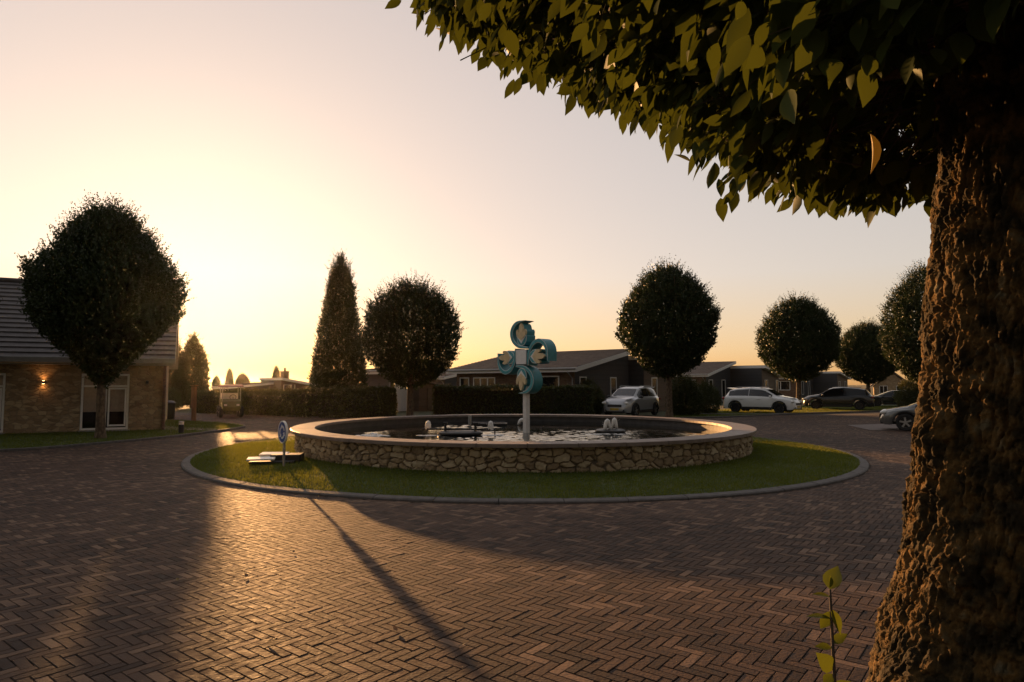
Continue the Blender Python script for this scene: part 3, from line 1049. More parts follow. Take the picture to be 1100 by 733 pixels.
BUD = [(x_ * 0.86, y_ * 0.93 + 0.03) for x_, y_ in [(0, .285), (.12, .32), (.21, .42), (.235, .58), (.17, .66), (.09, .60), (0, .50), (-.09, .60), (-.17, .66), (-.235, .58), (-.21, .42), (-.12, .32)]]
VEE = [(0, .37), (.19, .585), (.14, .66), (0, .52), (-.14, .66), (-.19, .585)]
VEE_L = [(0, .37), (.0, .52), (-.14, .66), (-.19, .585)]
VEE_R = [(0, .37), (.19, .585), (.14, .66), (0, .52)]
GOLD_HALF = [(.05, .50), (.125, .54), (.185, .62), (.195, .70), (.165, .765), (.125, .745), (.09, .665), (.075, .70), (.078, .79), (.05, .88)]
GOLD = [(0, .455)] + GOLD_HALF + [(0, .93)] + [(-x_, y_) for x_, y_ in GOLD_HALF[::-1]]


def shrink(poly, d):
    cx = sum(p[0] for p in poly) / len(poly); cy = sum(p[1] for p in poly) / len(poly)
    return [(cx + (p[0] - cx) * d, cy + (p[1] - cy) * d) for p in poly]


for k in range(4):
    cr = band_mesh(MB(), 0.0, k, 0.0, DEP).build('scroll', M['teal_deep'], sc)
    band_mesh(MB(), 0.002, k, -0.012, -0.001).build('scroll_edge', M['pale_line'], cr)
    band_mesh(MB(), 0.016, k, -0.022, -0.0125).build('scroll_face', M['teal'], cr)
    bd = MB().prism([rot2(p, k) for p in BUD], fp, 0.012, DEP - 0.01).build('bud', M['teal_deep'], sc)
    mb = MB()
    mb.prism([rot2(p, k) for p in GOLD], fp, 0.022, DEP - 0.02)
    mb.build('petal_body', M['teal_deep'], bd)
    mb = MB()
    mb.prism([rot2(p, k) for p in shrink(BUD, 0.97)], fp, -0.004, 0.011)
    mb.build('bud_edge', M['pale_line'], bd)
    mb = MB()
    mb.prism([rot2(p, k) for p in shrink(BUD, 0.86)], fp, -0.014, -0.0045)
    mb.build('bud_face', M['teal'], bd)
    mb = MB()
    mb.prism([rot2(p, k) for p in VEE_L], fp, -0.026, -0.0145); mb.prism([rot2(p, k) for p in VEE_R], fp, -0.026, -0.0145)
    mb.build('chevron', M['cream'], bd)
    mb = MB()
    mb.prism([rot2(p, k) for p in GOLD], fp, -0.040, 0.0215)
    mb.build('gold_petal', M['gold'], bd)
mb = MB()
mb.prism([(-.205, -.205), (.205, -.205), (.205, .205), (-.205, .205)], fp, 0.0, DEP)
ctr = mb.build('center_block', M['teal_deep'], sc)
mb = MB(); mb.prism([(-.2, -.2), (.2, -.2), (.2, .2), (-.2, .2)], fp, -0.03, -0.001)
mb.build('center_plate', M['cream'], sc)
mb = MB()
mb.box((0.0, DEP / 2, (WATER_Z - 0.3 + SC_Z - 0.62) / 2), (0.145, 0.145, SC_Z - 0.62 - WATER_Z + 0.3))
mb.build('post', M['post'], sc)
mb = MB(); mb.box((0, DEP / 2, SC_Z - 0.60), (0.24, 0.24, 0.06)); mb.build('post_cap', M['post'], sc)

# ------------------------------------------------------------------ round sign and hatch
sg = empty('roundabout_sign', (px(306.3, 13.2), 13.2, 0.10), R(-50))
tag(sg, 'round blue sign with curved white arrows on a low grey post in the grass', 'road sign')
MR = Matrix.Translation((0, -0.02, 0.69)) @ Matrix.Rotation(R(90), 4, 'X')
mb = MB(); mb.tube([(0, 0.02, -0.15), (0, 0.02, 0.86)], 0.026, 12); mb.build('post', M['steel'], sg, True, 40)
mb = MB(); mb.lathe([(0.001, -0.035), (0.205, -0.035), (0.225, -0.03), (0.225, 0.012), (0.21, 0.014), (0.206, 0.004), (0.001, 0.004)], MR, 40); mb.build('disc_rim', M['white_paint'], sg, True, 30)
mb = MB(); mb.lathe([(0.001, 0.009), (0.2, 0.009), (0.2, 0.005), (0.001, 0.005)], MR, 40); mb.build('disc_face', M['sign_blue'], sg)
mb = MB()
for k in range(3):
    a0 = k * 2 * math.pi / 3 + 0.3
    arc = []
    for q in range(9):
        w = a0 + q / 8 * 1.35
        arc.append(w)
    pl = lambda a_, b_, t: tuple(MR @ Vector((a_, b_, t)))
    outer = [(0.135 * math.cos(w), 0.135 * math.sin(w)) for w in arc]
    inner = [(0.095 * math.cos(w), 0.095 * math.sin(w)) for w in arc[::-1]]
    we = arc[-1]
    for q in range(8):
        mb.prism([outer[q], outer[q + 1], inner[7 - q], inner[8 - q]], pl, 0.0095, 0.0125)
    mb.prism([(0.17 * math.cos(we), 0.17 * math.sin(we)), (0.115 * math.cos(we + 0.55), 0.115 * math.sin(we + 0.55)), (0.06 * math.cos(we), 0.06 * math.sin(we))], pl, 0.0095, 0.0125)
mb.build('arrows', M['white_paint'], sg)

ht = empty('pump_hatch', (px(296, 13.9), 13.9, 0.11), R(6))
tag(ht, 'low black hatch in the lawn with two raised pale lids beside the fountain', 'hatch')
mb = MB(); mb.box((0.28, 0.05, 0.08), (0.62, 0.42, 0.17)); mb.box((0.05, -0.02, 0.03), (0.9, 0.7, 0.05)); mb.build('hatch_box', M['black_plastic'], ht)
mb = MB(); mb.box((-0.02, 0.16, 0.155), (0.56, 0.30, 0.035), rx=R(4)); mb.build('lid', M['cream'], ht)
mb = MB(); mb.box((-0.17, -0.28, 0.105), (0.54, 0.30, 0.035), rz=R(9), rx=R(4)); mb.build('lid', M['cream'], ht)


# ------------------------------------------------------------------ houses
def window(parent, c, w, h, axis, mullions=(0.5,), glass='dark_glass', out=-1, transom=None, rail=0.07, name='window'):
    """window in a wall plane. axis 'x': lies along local x facing out*y; axis 'y': along y facing out*x. c: bottom centre on the wall face"""
    def pt(a, t, z):
        return (c[0] + a, c[1] + out * t, c[2] + z) if axis == 'x' else (c[0] + out * t, c[1] + a, c[2] + z)
    def bx(mb, a, z, sa, sz, t0, t1):
        p = pt(a, (t0 + t1) / 2, z)
        mb.box(p, (sa, t1 - t0, sz) if axis == 'x' else (t1 - t0, sa, sz))
    mb = MB()
    bx(mb, -w / 2 + rail / 2, h / 2, rail, h, -0.03, 0.05)
    bx(mb, w / 2 - rail / 2, h / 2, rail, h, -0.03, 0.05)
    bx(mb, 0, h - rail / 2, w - 2 * rail - .002, rail, -0.03, 0.05)
    bx(mb, 0, rail / 2, w - 2 * rail - .002, rail, -0.03, 0.05)
    for q in mullions:
        bx(mb, -w / 2 + q * w, h / 2, rail * 1.2, h - 2 * rail - .002, -0.03, 0.045)
    if transom:
        bx(mb, 0, transom, w - 2 * rail - .004, rail * 0.9, -0.028, 0.042)
    f = mb.build(name, M['white_pvc'], parent)
    mb = MB()
    bx(mb, 0, h / 2, w - rail, h - rail, 0.004, 0.014)
    mb.build('pane', M[glass], f)
    return f


def tiles(mb, x0, x1, y0, z0, y1, z1, step=0.34, lift=0.035):
    """stepped rows of roof tiles climbing from (y0, z0) to (y1, z1)"""
    ln = math.hypot(y1 - y0, z1 - z0)
    rows = max(2, int(ln / step))
    for k in range(rows):
        a0, a1 = k / rows, (k + 1) / rows
        p0 = (y0 + (y1 - y0) * a0, z0 + (z1 - z0) * a0)
        p1 = (y0 + (y1 - y0) * a1, z0 + (z1 - z0) * a1)
        mb.prism([(p0[0], p0[1]), (p0[0], p0[1] + lift + 0.012), (p1[0], p1[1] + 0.012), (p1[0], p1[1])], lambda a, b_, t: (t, a, b_), x0, x1)


TH = math.atan2(-0.63, 0.77)


def bungalow(label, C, wA=9.5, sA=6.4, zA0=2.55, zA1=3.78, B=(0.9, 5.0, 3.35, 2.5), wB=6.0, front='brown_brick', side='slate_board', z0=0.0,
             fwin=(), swin=(), bwin=(), chimney=None, rz=TH, group='low bungalows beyond the roundabout'):
    h = empty('bungalow', (C[0], C[1], z0), rz)
    tag(h, label, 'house', group)
    yz = lambda a, b_, t: (t, a, b_)
    # walls: body, brick front skin, cladding side skin
    mb = MB().prism([(0.02, -0.3), (sA, -0.3), (sA, zA1), (0.02, zA0)], yz, -wA, -0.02)
    mb.build('wall', M[side], h)
    mb = MB().box((-wA / 2, 0.0, zA0 / 2 - 0.15), (wA, 0.06, zA0 + 0.3)); mb.build('front_wall', M[front], h)
    sl = (zA1 - zA0) / sA
    r = MB().prism([(-0.55, zA0 - 0.55 * sl + 0.01), (-0.55, zA0 - 0.55 * sl + 0.27), (sA + 0.25, zA1 + 0.25 * sl + 0.27), (sA + 0.25, zA1 + 0.25 * sl + 0.01)], yz, -wA - 0.45, 0.5)
    rf = r.build('roof', M['white_paint'], h)
    mb = MB(); tiles(mb, -wA - 0.42, 0.46, -0.52, zA0 - 0.52 * sl + 0.272, sA + 0.22, zA1 + 0.22 * sl + 0.272)
    mb.build('roof_tiles', M['tile'], rf)
    if B:
        p, sB, zB0, zB1 = B
        y0, y1 = sA + 0.28, sA + sB
        mb = MB().prism([(y0, -0.3), (y1, -0.3), (y1, zB1), (y0, zB0)], yz, -wB, p)
        mb.build('rear_wall', M['slate_board'], h)
        mb = MB().prism([(y0 + 0.03, -0.3), (y1 + 0.02, -0.3), (y1 + 0.02, zB1 - 0.002), (y0 + 0.03, zB0 - 0.004)], yz, p + 0.003, p + 0.05)
        mb.build('gable_wall', M['brown_board'], h)
        s2 = (zB1 - zB0) / (y1 - y0)
        q0, q1 = y0 - 0.02, y1 + 0.5
        mb = MB().prism([(q0, zB0 + 0.01), (q0, zB0 + 0.28), (q1, zB1 + 0.5 * s2 + 0.28), (q1, zB1 + 0.5 * s2 + 0.01)], yz, -wB - 0.4, p + 0.5)
        rb = mb.build('rear_roof', M['white_paint'], h)
        mb = MB(); tiles(mb, -wB - 0.37, p + 0.46, q1 - 0.03, zB1 + 0.5 * s2 + 0.282, q0 + 0.03, zB0 + 0.282)
        mb.build('roof_tiles', M['tile'], rb)
        for (y, w, zb, zt) in bwin:
            window(h, (p + 0.05, y0 + y, zb), w, zt - zb, 'y', (), out=1)
    for (x, w, zb, zt, mu) in fwin:
        window(h, (x, -0.03, zb), w, zt - zb, 'x', mu, out=-1)
    for (y, w, zb, zt) in swin:
        window(h, (-0.02, y, zb), w, zt - zb, 'y', (), out=1)
    # gutter and downpipe at the near corner
    mb = MB()
    mb.tube([(-wA - 0.4, -0.62, zA0 - 0.55 * sl + 0.20), (0.45, -0.62, zA0 - 0.55 * sl + 0.20)], 0.055, 8)
    mb.tube([(-0.08, -0.62, zA0 - 0.1), (-0.08, -0.10, zA0 - 0.45), (-0.08, -0.10, -0.2)], 0.04, 8)
    mb.build('gutter', M['grey_fascia'], h, True, 40)
    if chimney:
        mb = MB().box((chimney[0], chimney[1], chimney[2]), (0.9, 0.7, 0.9)); mb.box((chimney[0], chimney[1], chimney[2] + 0.49), (1.05, 0.85, 0.08))
        mb.tube([(chimney[0], chimney[1], chimney[2] + 0.5), (chimney[0], chimney[1], chimney[2] + 0.95)], 0.13, 10)
        mb.build('chimney', M['brown_brick'], h)
    return h


main = bungalow('brown brick bungalow with a white eave directly behind the sculpture', (3.64, 38.0),
                fwin=((-8.75, 0.85, 0.9, 2.2, ()), (-7.0, 1.9, 0.9, 2.2, (0.33, 0.66)), (-2.2, 2.3, 0.9, 2.25, (0.42,))),
                swin=((0.9, 0.75, 0.4, 2.2), (4.4, 0.75, 0.4, 2.2)), bwin=((1.4, 0.8, 0.4, 2.2),))
bungalow('slate clad bungalow with orange brick front behind the white car', (18.4, 62.0), wA=8.5, B=(3.0, 5.5, 3.35, 2.5), wB=5,
         fwin=((-2.6, 3.2, 0.9, 2.2, (0.35, 0.7)), (-6.4, 1.6, 0.9, 2.2, (0.5,))), swin=((1.2, 0.95, 0.3, 2.2), (4.4, 0.95, 0.05, 2.2)), bwin=((1.2, 0.9, 0.6, 2.2), (4.6, 0.8, 0.05, 2.2)))
bungalow('dark bungalow partly hidden behind the black estate car', (40.0, 90.7), wA=8.5, B=(3.2, 6.5, 3.3, 2.5), wB=5,
         fwin=((-2.6, 2.6, 0.9, 2.2, (0.5,)),), swin=((1.2, 0.95, 0.3, 2.2), (4.4, 0.95, 0.05, 2.2)), bwin=((1.2, 0.9, 0.6, 2.2), (4.6, 0.9, 0.05, 2.2)))
bungalow('distant bungalow with a chimney and white roof edge beyond the left hedge', (-33.3, 77.4), wA=3.2, sA=5, zA0=2.25, zA1=2.7, B=(2.0, 8.7, 3.25, 1.9), wB=2.6,
         front='slate_board', z0=-1.0, fwin=((-1.2, 1.4, 0.6, 2.1, (0.5,)),), bwin=((0.9, 1.1, 1.2, 2.7), (1.9, 0.1, 1.2, 2.7)), chimney=(-0.6, 7.4, 3.9))
hg = bungalow('small grey bungalow end with a white wall panel behind the round tree', (px(421, 43), 43.0), wA=2.87, sA=3.4, zA0=2.45, zA1=2.75, B=None, front='brown_board',
              side='brown_board')
mb = MB().box((0.02, 1.35, 1.0), (0.05, 2.2, 2.1)); mb.build('wall_panel', M['white_paint'], hg)
bungalow('far bungalow with a pale roof edge between the round tree and brown house', (px(478, 64), 64.0), wA=6, sA=4.6, zA0=2.3, zA1=3.1, B=(0.5, 3, 2.7, 2.3), wB=3, front='brown_board')
# garden shed in front of it
sh = empty('garden_shed', (px(447, 44), 44.0, 0), TH)
tag(sh, 'low brown wooden garden shed with a sloping roof behind the hedge', 'shed')
mb = MB().prism([(0, -0.2), (2.7, -0.2), (2.7, 1.5), (0, 1.95)], lambda a, b_, t: (t, a, b_), -2.0, 0.3); mb.build('wall', M['brown_board'], sh)
mb = MB().prism([(-0.25, 2.0), (-0.25, 2.1), (3.0, 1.57), (3.0, 1.47)], lambda a, b_, t: (t, a, b_), -2.2, 0.55); mb.build('roof', M['tile'], sh)
mb = MB().box((0.325, 1.2, 0.75), (0.03, 0.9, 1.5)); mb.build('door', M['black_plastic'], sh)
# distant gabled house
gh = empty('gabled_house', (px(957, 108), 108.0, -0.2), R(-28))
tag(gh, 'small far ochre house with a pale steep gable roof between the round trees', 'house')
mb = MB().prism([(-2.6, 0), (2.6, 0), (2.6, 1.7), (0, 3.9), (-2.6, 1.7)], lambda a, b_, t: (a, t, b_), 0, 7); mb.build('wall', M['house_stone'], gh)
mb = MB().prism([(-3.1, 1.45), (0, 4.1), (3.1, 1.45), (3.1, 1.7), (0, 4.38), (-3.1, 1.7)], lambda a, b_, t: (a, t, b_), -0.4, 7.4); mb.build('roof', M['tile'], gh)
window(gh, (-1.2, 0, 0.4), 1.2, 1.3, 'x', (0.5,)); window(gh, (1.2, 0, 0.4), 1.2, 1.3, 'x', (0.5,))
mb = MB().box((0, 2, 4.4), (0.5, 0.5, 0.7)); mb.build('chimney', M['brown_brick'], gh)

# stone house on the left
HA = Vector((-13.1, 24.5, 0)); HB = Vector((-17.5, 22.3, 0))
fdir = (HA - HB).normalized()
stone = empty('stone_house', (HA.x, HA.y, 0), math.atan2(fdir.y, fdir.x))
tag(stone, 'sandstone house with a dark tiled gable roof and tall white windows', 'house')
WH = 14.0
yz = lambda a, b_, t: (t, a, b_)
SD = 9.0
# front wall with openings: built in pieces round the windows
win1 = (-2.58, -1.08)      # local x range of the tall window
win2 = (-6.5, -4.76)
segs = [(-WH, win2[0]), (win2[1], win1[0]), (win1[1], 0.0)]
mb = MB()
for x0, x1 in segs:
    mb.box(((x0 + x1) / 2, 0.15, 1.15), (x1 - x0, 0.3, 2.7))
for x0, x1 in (win1, win2):
    mb.box(((x0 + x1) / 2, 0.15, 2.32), (x1 - x0, 0.298, 0.36)); mb.box(((x0 + x1) / 2, 0.15, -0.05), (x1 - x0, 0.298, 0.28))
mb.prism([(0.302, -0.2), (SD, -0.2), (SD, 2.5), (SD / 2, 5.75), (0.302, 2.62)], yz, -0.3, -0.002)
mb.prism([(0.302, -0.2), (SD, -0.2), (SD, 2.5), (SD / 2, 5.75), (0.302, 2.62)], yz, -WH + 0.002, -WH + 0.3)
mb.box((-WH / 2, SD - 0.15, 1.15), (WH - 0.62, 0.3, 2.7))
mb.build('wall', M['house_stone'], stone)
mb = MB().box((0.06, 0.04, 1.17), (0.10, 0.5, 2.66)); mb.build('corner_pier', M['brown_brick'], stone)
ov = 0.45
mb = MB()
RZ0, RZ1 = 2.50, 5.85
mb.prism([(-ov, RZ0), (-ov, RZ0 + 0.12), (SD / 2, RZ1), (SD / 2, RZ1 - 0.13)], yz, -WH - 0.4, 0.4)
mb.prism([(SD + ov, RZ0), (SD / 2 + 0.002, RZ1 - 0.13), (SD / 2 + 0.002, RZ1), (SD + ov, RZ0 + 0.12)], yz, -WH - 0.4, 0.4)
rf = mb.build('roof', M['grey_fascia'], stone)
mb = MB()
tiles(mb, -WH - 0.38, 0.38, -ov - 0.03, RZ0 + 0.122, SD / 2 - 0.01, RZ1 + 0.01, 0.33, 0.05)
tiles(mb, -WH - 0.38, 0.38, SD + ov + 0.03, RZ0 + 0.122, SD / 2 + 0.01, RZ1 + 0.01, 0.33, 0.05)
mb.tube([(-WH - 0.38, SD / 2, RZ1 + 0.06), (0.38, SD / 2, RZ1 + 0.06)], 0.11, 10)
mb.build('roof_tiles', M['dark_tile'], rf)
mb = MB()
mb.box((-WH / 2, -ov - 0.075, RZ0 + 0.10), (WH + 0.8, 0.13, 0.20))
mb.box((-WH / 2, -ov / 2 - 0.01, RZ0 - 0.04), (WH + 0.7, ov - 0.02, 0.05))
mb.build('gutter', M['grey_fascia'], stone)
for x0, x1 in (win1, win2):
    wz = 0.10
    f = window(stone, ((x0 + x1) / 2, 0.10, wz), x1 - x0 - 0.004, 2.03, 'x', (0.5,), 'clear_glass', -1, 1.58, 0.075)
    w2 = (x1 - x0)
    for s in (1,):          # inner sash of the opening leaf
        mb = MB()
        cxm = (x0 + x1) / 2 + s * w2 / 4
        for dx in (-1, 1):
            mb.box((cxm + dx * (w2 / 4 - 0.115), 0.062, wz + 0.82), (0.05, 0.05, 1.40))
        mb.box((cxm, 0.062, wz + 0.155), (w2 / 2 - 0.29, 0.05, 0.06)); mb.box((cxm, 0.062, wz + 1.49), (w2 / 2 - 0.29, 0.05, 0.06))
        mb.build('sash', M['white_pvc'], f)
    mb = MB().box(((x0 + x1) / 2, 0.17, wz + 1.34), (w2 - 0.1, 0.02, 1.38)); mb.build('blind', M['blind'], f)
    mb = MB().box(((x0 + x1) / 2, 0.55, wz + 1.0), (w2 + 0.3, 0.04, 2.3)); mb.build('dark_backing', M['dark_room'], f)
    mb = MB().box(((x0 + x1) / 2, -0.06, wz - 0.03), (w2 + 0.1, 0.16, 0.05)); mb.build('sill', M['grey_fascia'], f)


def wall_lamp(label, lx, power):
    loc = HA + fdir * lx
    nrm = Vector((fdir.y, -fdir.x, 0))
    o = empty('wall_lamp', (loc.x, loc.y, 1.82), math.atan2(fdir.y, fdir.x))
    tag(o, label, 'lamp', 'wall lamps on the stone house')
    mb = MB().box((0, -0.07, 0), (0.10, 0.10, 0.10)); mb.box((0, -0.015, 0), (0.07, 0.03, 0.14))
    mb.build('housing', M['black_plastic'], o)
    mb = MB().lathe([(0.035, 0.0505), (0.035, 0.056), (0.001, 0.056)], Matrix.Translation((0, -0.07, 0)), 12)
    mb.lathe([(0.035, -0.0505), (0.035, -0.056), (0.001, -0.056)], Matrix.Translation((0, -0.07, 0)), 12)
    mb.build('lens', M['lamp_on'] if power else M['bollard_lens'], o)
    if power:
        for s, tilt in ((1, 0), (-1, math.pi)):
            ld = bpy.data.lights.new('lamp_light', 'SPOT')
            ld.energy = power * (1.0 if s > 0 else 0.45); ld.color = (1.0, 0.42, 0.13); ld.spot_size = R(125); ld.spot_blend = 0.8; ld.shadow_soft_size = 0.03
            l = bpy.data.objects.new('lamp_light', ld); COL.objects.link(l); l.parent = o
            l.location = (0, -0.07, 0.075 * s)
            l.rotation_euler = (math.pi if s > 0 else 0, 0, 0)
    return o


wall_lamp('small black wall lamp glowing orange between the two tall windows', -3.68, 1.2)
wall_lamp('small black wall lamp unlit near the corner of the stone house', -0.51, 0)

# ------------------------------------------------------------------ trees
def lerp_prof(prof, z):
    zs = [p[0] for p in prof]; rs = [p[1] for p in prof]
    return np.interp(z, zs, rs)


def crown_mesh(name, prof, n_shoots, leaves_per, leaf=(0.13, 0.065), spike=0.6, seed=0, lump=0.22, inner=0.35, gaps=0.0):
    """prof: [(height, radius)...]; upright leafy shoots fill the volume, denser to the outside"""
    rng = np.random.default_rng(seed)
    z0, z1 = prof[0][0], prof[-1][0]
    m = n_shoots * 3
    z = rng.uniform(z0, z1, m)
    rad = lerp_prof(prof, z)
    keep = rng.random(m) < (rad / max(p[1] for p in prof)) ** 1.1 + 0.04
    z, rad = z[keep][:n_shoots], rad[keep][:n_shoots]
    m = len(z)
    az = rng.uniform(0, 2 * math.pi, m)
    q = 1 - rng.random(m) ** 1.9 * (1 - inner)
    P0 = np.stack([np.cos(az) * rad, np.sin(az) * rad, z], 1)
    nz = fbm(P0 * 1.1 + seed, 3, seed + 3)
    nz2 = fbm(P0 * 3.1 + seed, 2, seed + 9)
    q = q * (1 + (nz - 0.5) * 2 * lump + (nz2 - 0.5) * lump * 0.9)
    P = np.stack([np.cos(az) * rad * q, np.sin(az) * rad * q, z], 1)
    if gaps:
        hole = fbm(P0 * 1.7 + 5.5 + seed, 2, seed + 17) < gaps
        P = P[~hole]; az = az[~hole]; q = q[~hole]; z = z[~hole]
        m = len(P)
    up = 0.35 + 0.75 * (z - z0) / (z1 - z0)
    D = np.stack([np.cos(az) * 0.55, np.sin(az) * 0.55, up], 1) + rng.normal(0, 0.28, (m, 3))
    D /= np.linalg.norm(D, axis=1)[:, None]
    Ls = spike * (0.35 + 0.85 * rng.random(m) ** 2) * (0.75 + 0.9 * ((z - z0) / (z1 - z0)) ** 3)
    K = leaves_per
    t = (np.arange(K) + 0.5) / K
    C = P[:, None, :] + D[:, None, :] * (Ls[:, None] * (t[None] - 0.35))[:, :, None]
    C = C + rng.normal(0, 0.05, C.shape) * (1.2 - t)[None, :, None]
    C = C.reshape(-1, 3)
    N = len(C)
    d = rng.normal(0, 1, (N, 3)) + np.repeat(D, K, 0) * 0.9
    d /= np.linalg.norm(d, axis=1)[:, None]
    e = np.cross(d, rng.normal(0, 1, (N, 3)))
    e /= np.linalg.norm(e, axis=1)[:, None] + 1e-9
    taper = np.tile(1.0 - 0.55 * t, m)
    ll = leaf[0] * (0.7 + 0.6 * rng.random(N)) * taper
    lw = leaf[1] * (0.7 + 0.6 * rng.random(N)) * taper
    V = np.zeros((N, 4, 3))
    V[:, 0] = C - d * ll[:, None] / 2
    V[:, 1] = C + e * lw[:, None] / 2 - d * ll[:, None] * 0.08
    V[:, 2] = C + d * ll[:, None] / 2
    V[:, 3] = C - e * lw[:, None] / 2 - d * ll[:, None] * 0.08
    F = np.arange(N * 4).reshape(N, 4)
    cl = fbm(C * 1.6 + seed, 2, seed + 31)
    rnd = np.clip(0.5 + (cl - 0.5) * 1.5 + rng.normal(0, 0.18, N), 0, 1)
    return np_mesh(name, V.reshape(-1, 3), F, {'rnd': np.repeat(rnd, 4)})


def trunk_mb(h, r0, r1, limbs, crown_r, seed=1, lean=(0, 0)):
    rnd = random.Random(seed)
    mb = MB()
    pts, rad = [], []
    for k in range(9):
        t = k / 8
        pts.append((lean[0] * t + 0.02 * math.sin(3 * t + seed), lean[1] * t + 0.02 * math.cos(4 * t), -0.1 + (h + 0.1) * t))
        rad.append(r0 * (1 + 0.5 * math.exp(-t * 14)) + (r1 - r0) * t)
    mb.tube(pts, rad, 14)
    for k in range(limbs):
        a = 2 * math.pi * k / limbs + rnd.uniform(-0.3, 0.3)
        zb = h * rnd.uniform(0.86, 0.99)
        L = crown_r * rnd.uniform(0.6, 0.85)
        up = rnd.uniform(0.6, 1.7)
        pb = Vector((lean[0], lean[1], zb))
        mb.tube([pb, pb + Vector((math.cos(a) * L * 0.35, math.sin(a) * L * 0.35, L * up * 0.45)), pb + Vector((math.cos(a) * L * 0.7, math.sin(a) * L * 0.7, L * up)), pb + Vector((math.cos(a) * L * 0.9, math.sin(a) * L * 0.9, L * up * 1.5))],
                [r1 * 0.6, r1 * 0.42, r1 * 0.25, r1 * 0.08], 7)
    return mb


def tree(name, label, loc, trunk_obj_mesh, crown_me, rz=0.0, sc_=(1, 1, 1), group=None, cmat=None):
    o = empty(name, loc, rz)
    o.scale = sc_
    tag(o, label, 'tree', group)
    link('trunk', trunk_obj_mesh, None, o)
    link('crown', crown_me, None, o)
    return o


def finish(me, mat):
    me.materials.append(mat)
    return me


GT = 'round clipped street trees around the roundabout'
# the near one on the left: broad shoulders, tapering to its trunk
pear = [(1.75, 0.12), (2.05, 0.40), (2.6, 1.0), (3.3, 1.75), (4.0, 2.3), (4.7, 2.48), (5.4, 2.3), (6.0, 1.75), (6.6, 1.35), (7.1, 0.90), (7.35, 0.45), (7.5, 0.12)]
cm = finish(crown_mesh('crown', [(a * 0.97 + 0.04, b * 0.85) for a, b in pear], 7500, 16, (0.135, 0.075), 0.65, 3, 0.18), M['crown'])
tm = trunk_mb(2.9, 0.135, 0.115, 7, 1.75, 3).build('trunk', M['bark']); bpy.context.scene.collection.objects.unlink(tm)
tree('round_tree', 'large pear shaped street tree in front of the stone house', (-12.92, 20.6, 0.03), tm.data, cm, 0.4, (1, 1, 1), GT)

globe = [(2.0, 0.35), (2.3, 1.05), (2.8, 1.75), (3.5, 2.28), (4.3, 2.52), (5.1, 2.50), (5.8, 2.22), (6.5, 1.72), (7.0, 1.2), (7.35, 0.6), (7.5, 0.2)]
cm2 = finish(crown_mesh('crown', [(a, b * 0.93) for a, b in globe], 6000, 15, (0.16, 0.09), 0.7, 8, 0.19), M['crown'])
tm2 = trunk_mb(2.8, 0.17, 0.14, 7, 2.6, 8).build('trunk', M['bark']); COL.objects.unlink(tm2)
cm3 = finish(crown_mesh('crown', [(1.6, 0.3), (1.9, 1.0), (2.4, 1.7), (3.1, 2.2), (3.9, 2.42), (4.8, 2.35), (5.6, 2.0), (6.2, 1.5), (6.65, 0.8), (6.9, 0.2)], 5200, 15, (0.16, 0.085), 0.85, 15, 0.13, gaps=0.33), M['crown'])
tree('round_tree', 'loose round tree right of the columnar tree, sky showing through its leaves', (px(441, 33), 33.0, 0), tm2.data, cm3, 1.0, (1, 1, 1), GT)
tree('round_tree', 'round tree with a full crown standing beside the silver car', (px(718, 34.6), 34.6, 0), tm2.data, cm2, 0.3, (1.02, 1.02, 1.06), GT)
tree('round_tree', 'round tree with a full crown rising behind the white car', (px(857, 44), 44.0, 0), tm2.data, cm2, 2.2, (1.06, 1.06, 1.0), GT)
tree('round_tree', 'smaller round tree behind the dark car, second from the big trunk', (px(932, 55), 55.0, 0), tm2.data, cm2, 4.1, (1.02, 1.02, 0.91), GT)
cm4 = finish(crown_mesh('crown', [(1.8, 0.5), (2.3, 1.3), (3.2, 2.0), (4.4, 2.35), (5.6, 2.3), (6.8, 1.9), (7.8, 1.3), (8.5, 0.7), (8.9, 0.2)], 6000, 14, (0.16, 0.09), 0.8, 23, 0.16), M['crown'])
tree('tall_tree', 'tall oval tree half hidden by the big trunk on the right', (px(996, 41), 41.0, 0), tm2.data, cm4, 0.9, (1.0, 1.0, 1.02))

col = [(0.4, 1.15), (1.2, 1.5), (2.2, 1.62), (3.6, 1.50), (5.0, 1.22), (6.3, 0.98), (7.4, 0.78), (8.2, 0.52), (8.8, 0.22), (9.05, 0.06)]
cmc = finish(crown_mesh('crown', col, 5500, 15, (0.16, 0.085), 0.7, 31, 0.15), M['crown'])
tmc = trunk_mb(6.0, 0.15, 0.05, 9, 1.2, 31).build('trunk', M['bark']); COL.objects.unlink(tmc)
tree('columnar_tree', 'tall narrow columnar tree behind the left hedge', (px(364.5, 37), 37.0, 0), tmc.data, cmc, 0.0, (0.9, 0.9, 1.0))

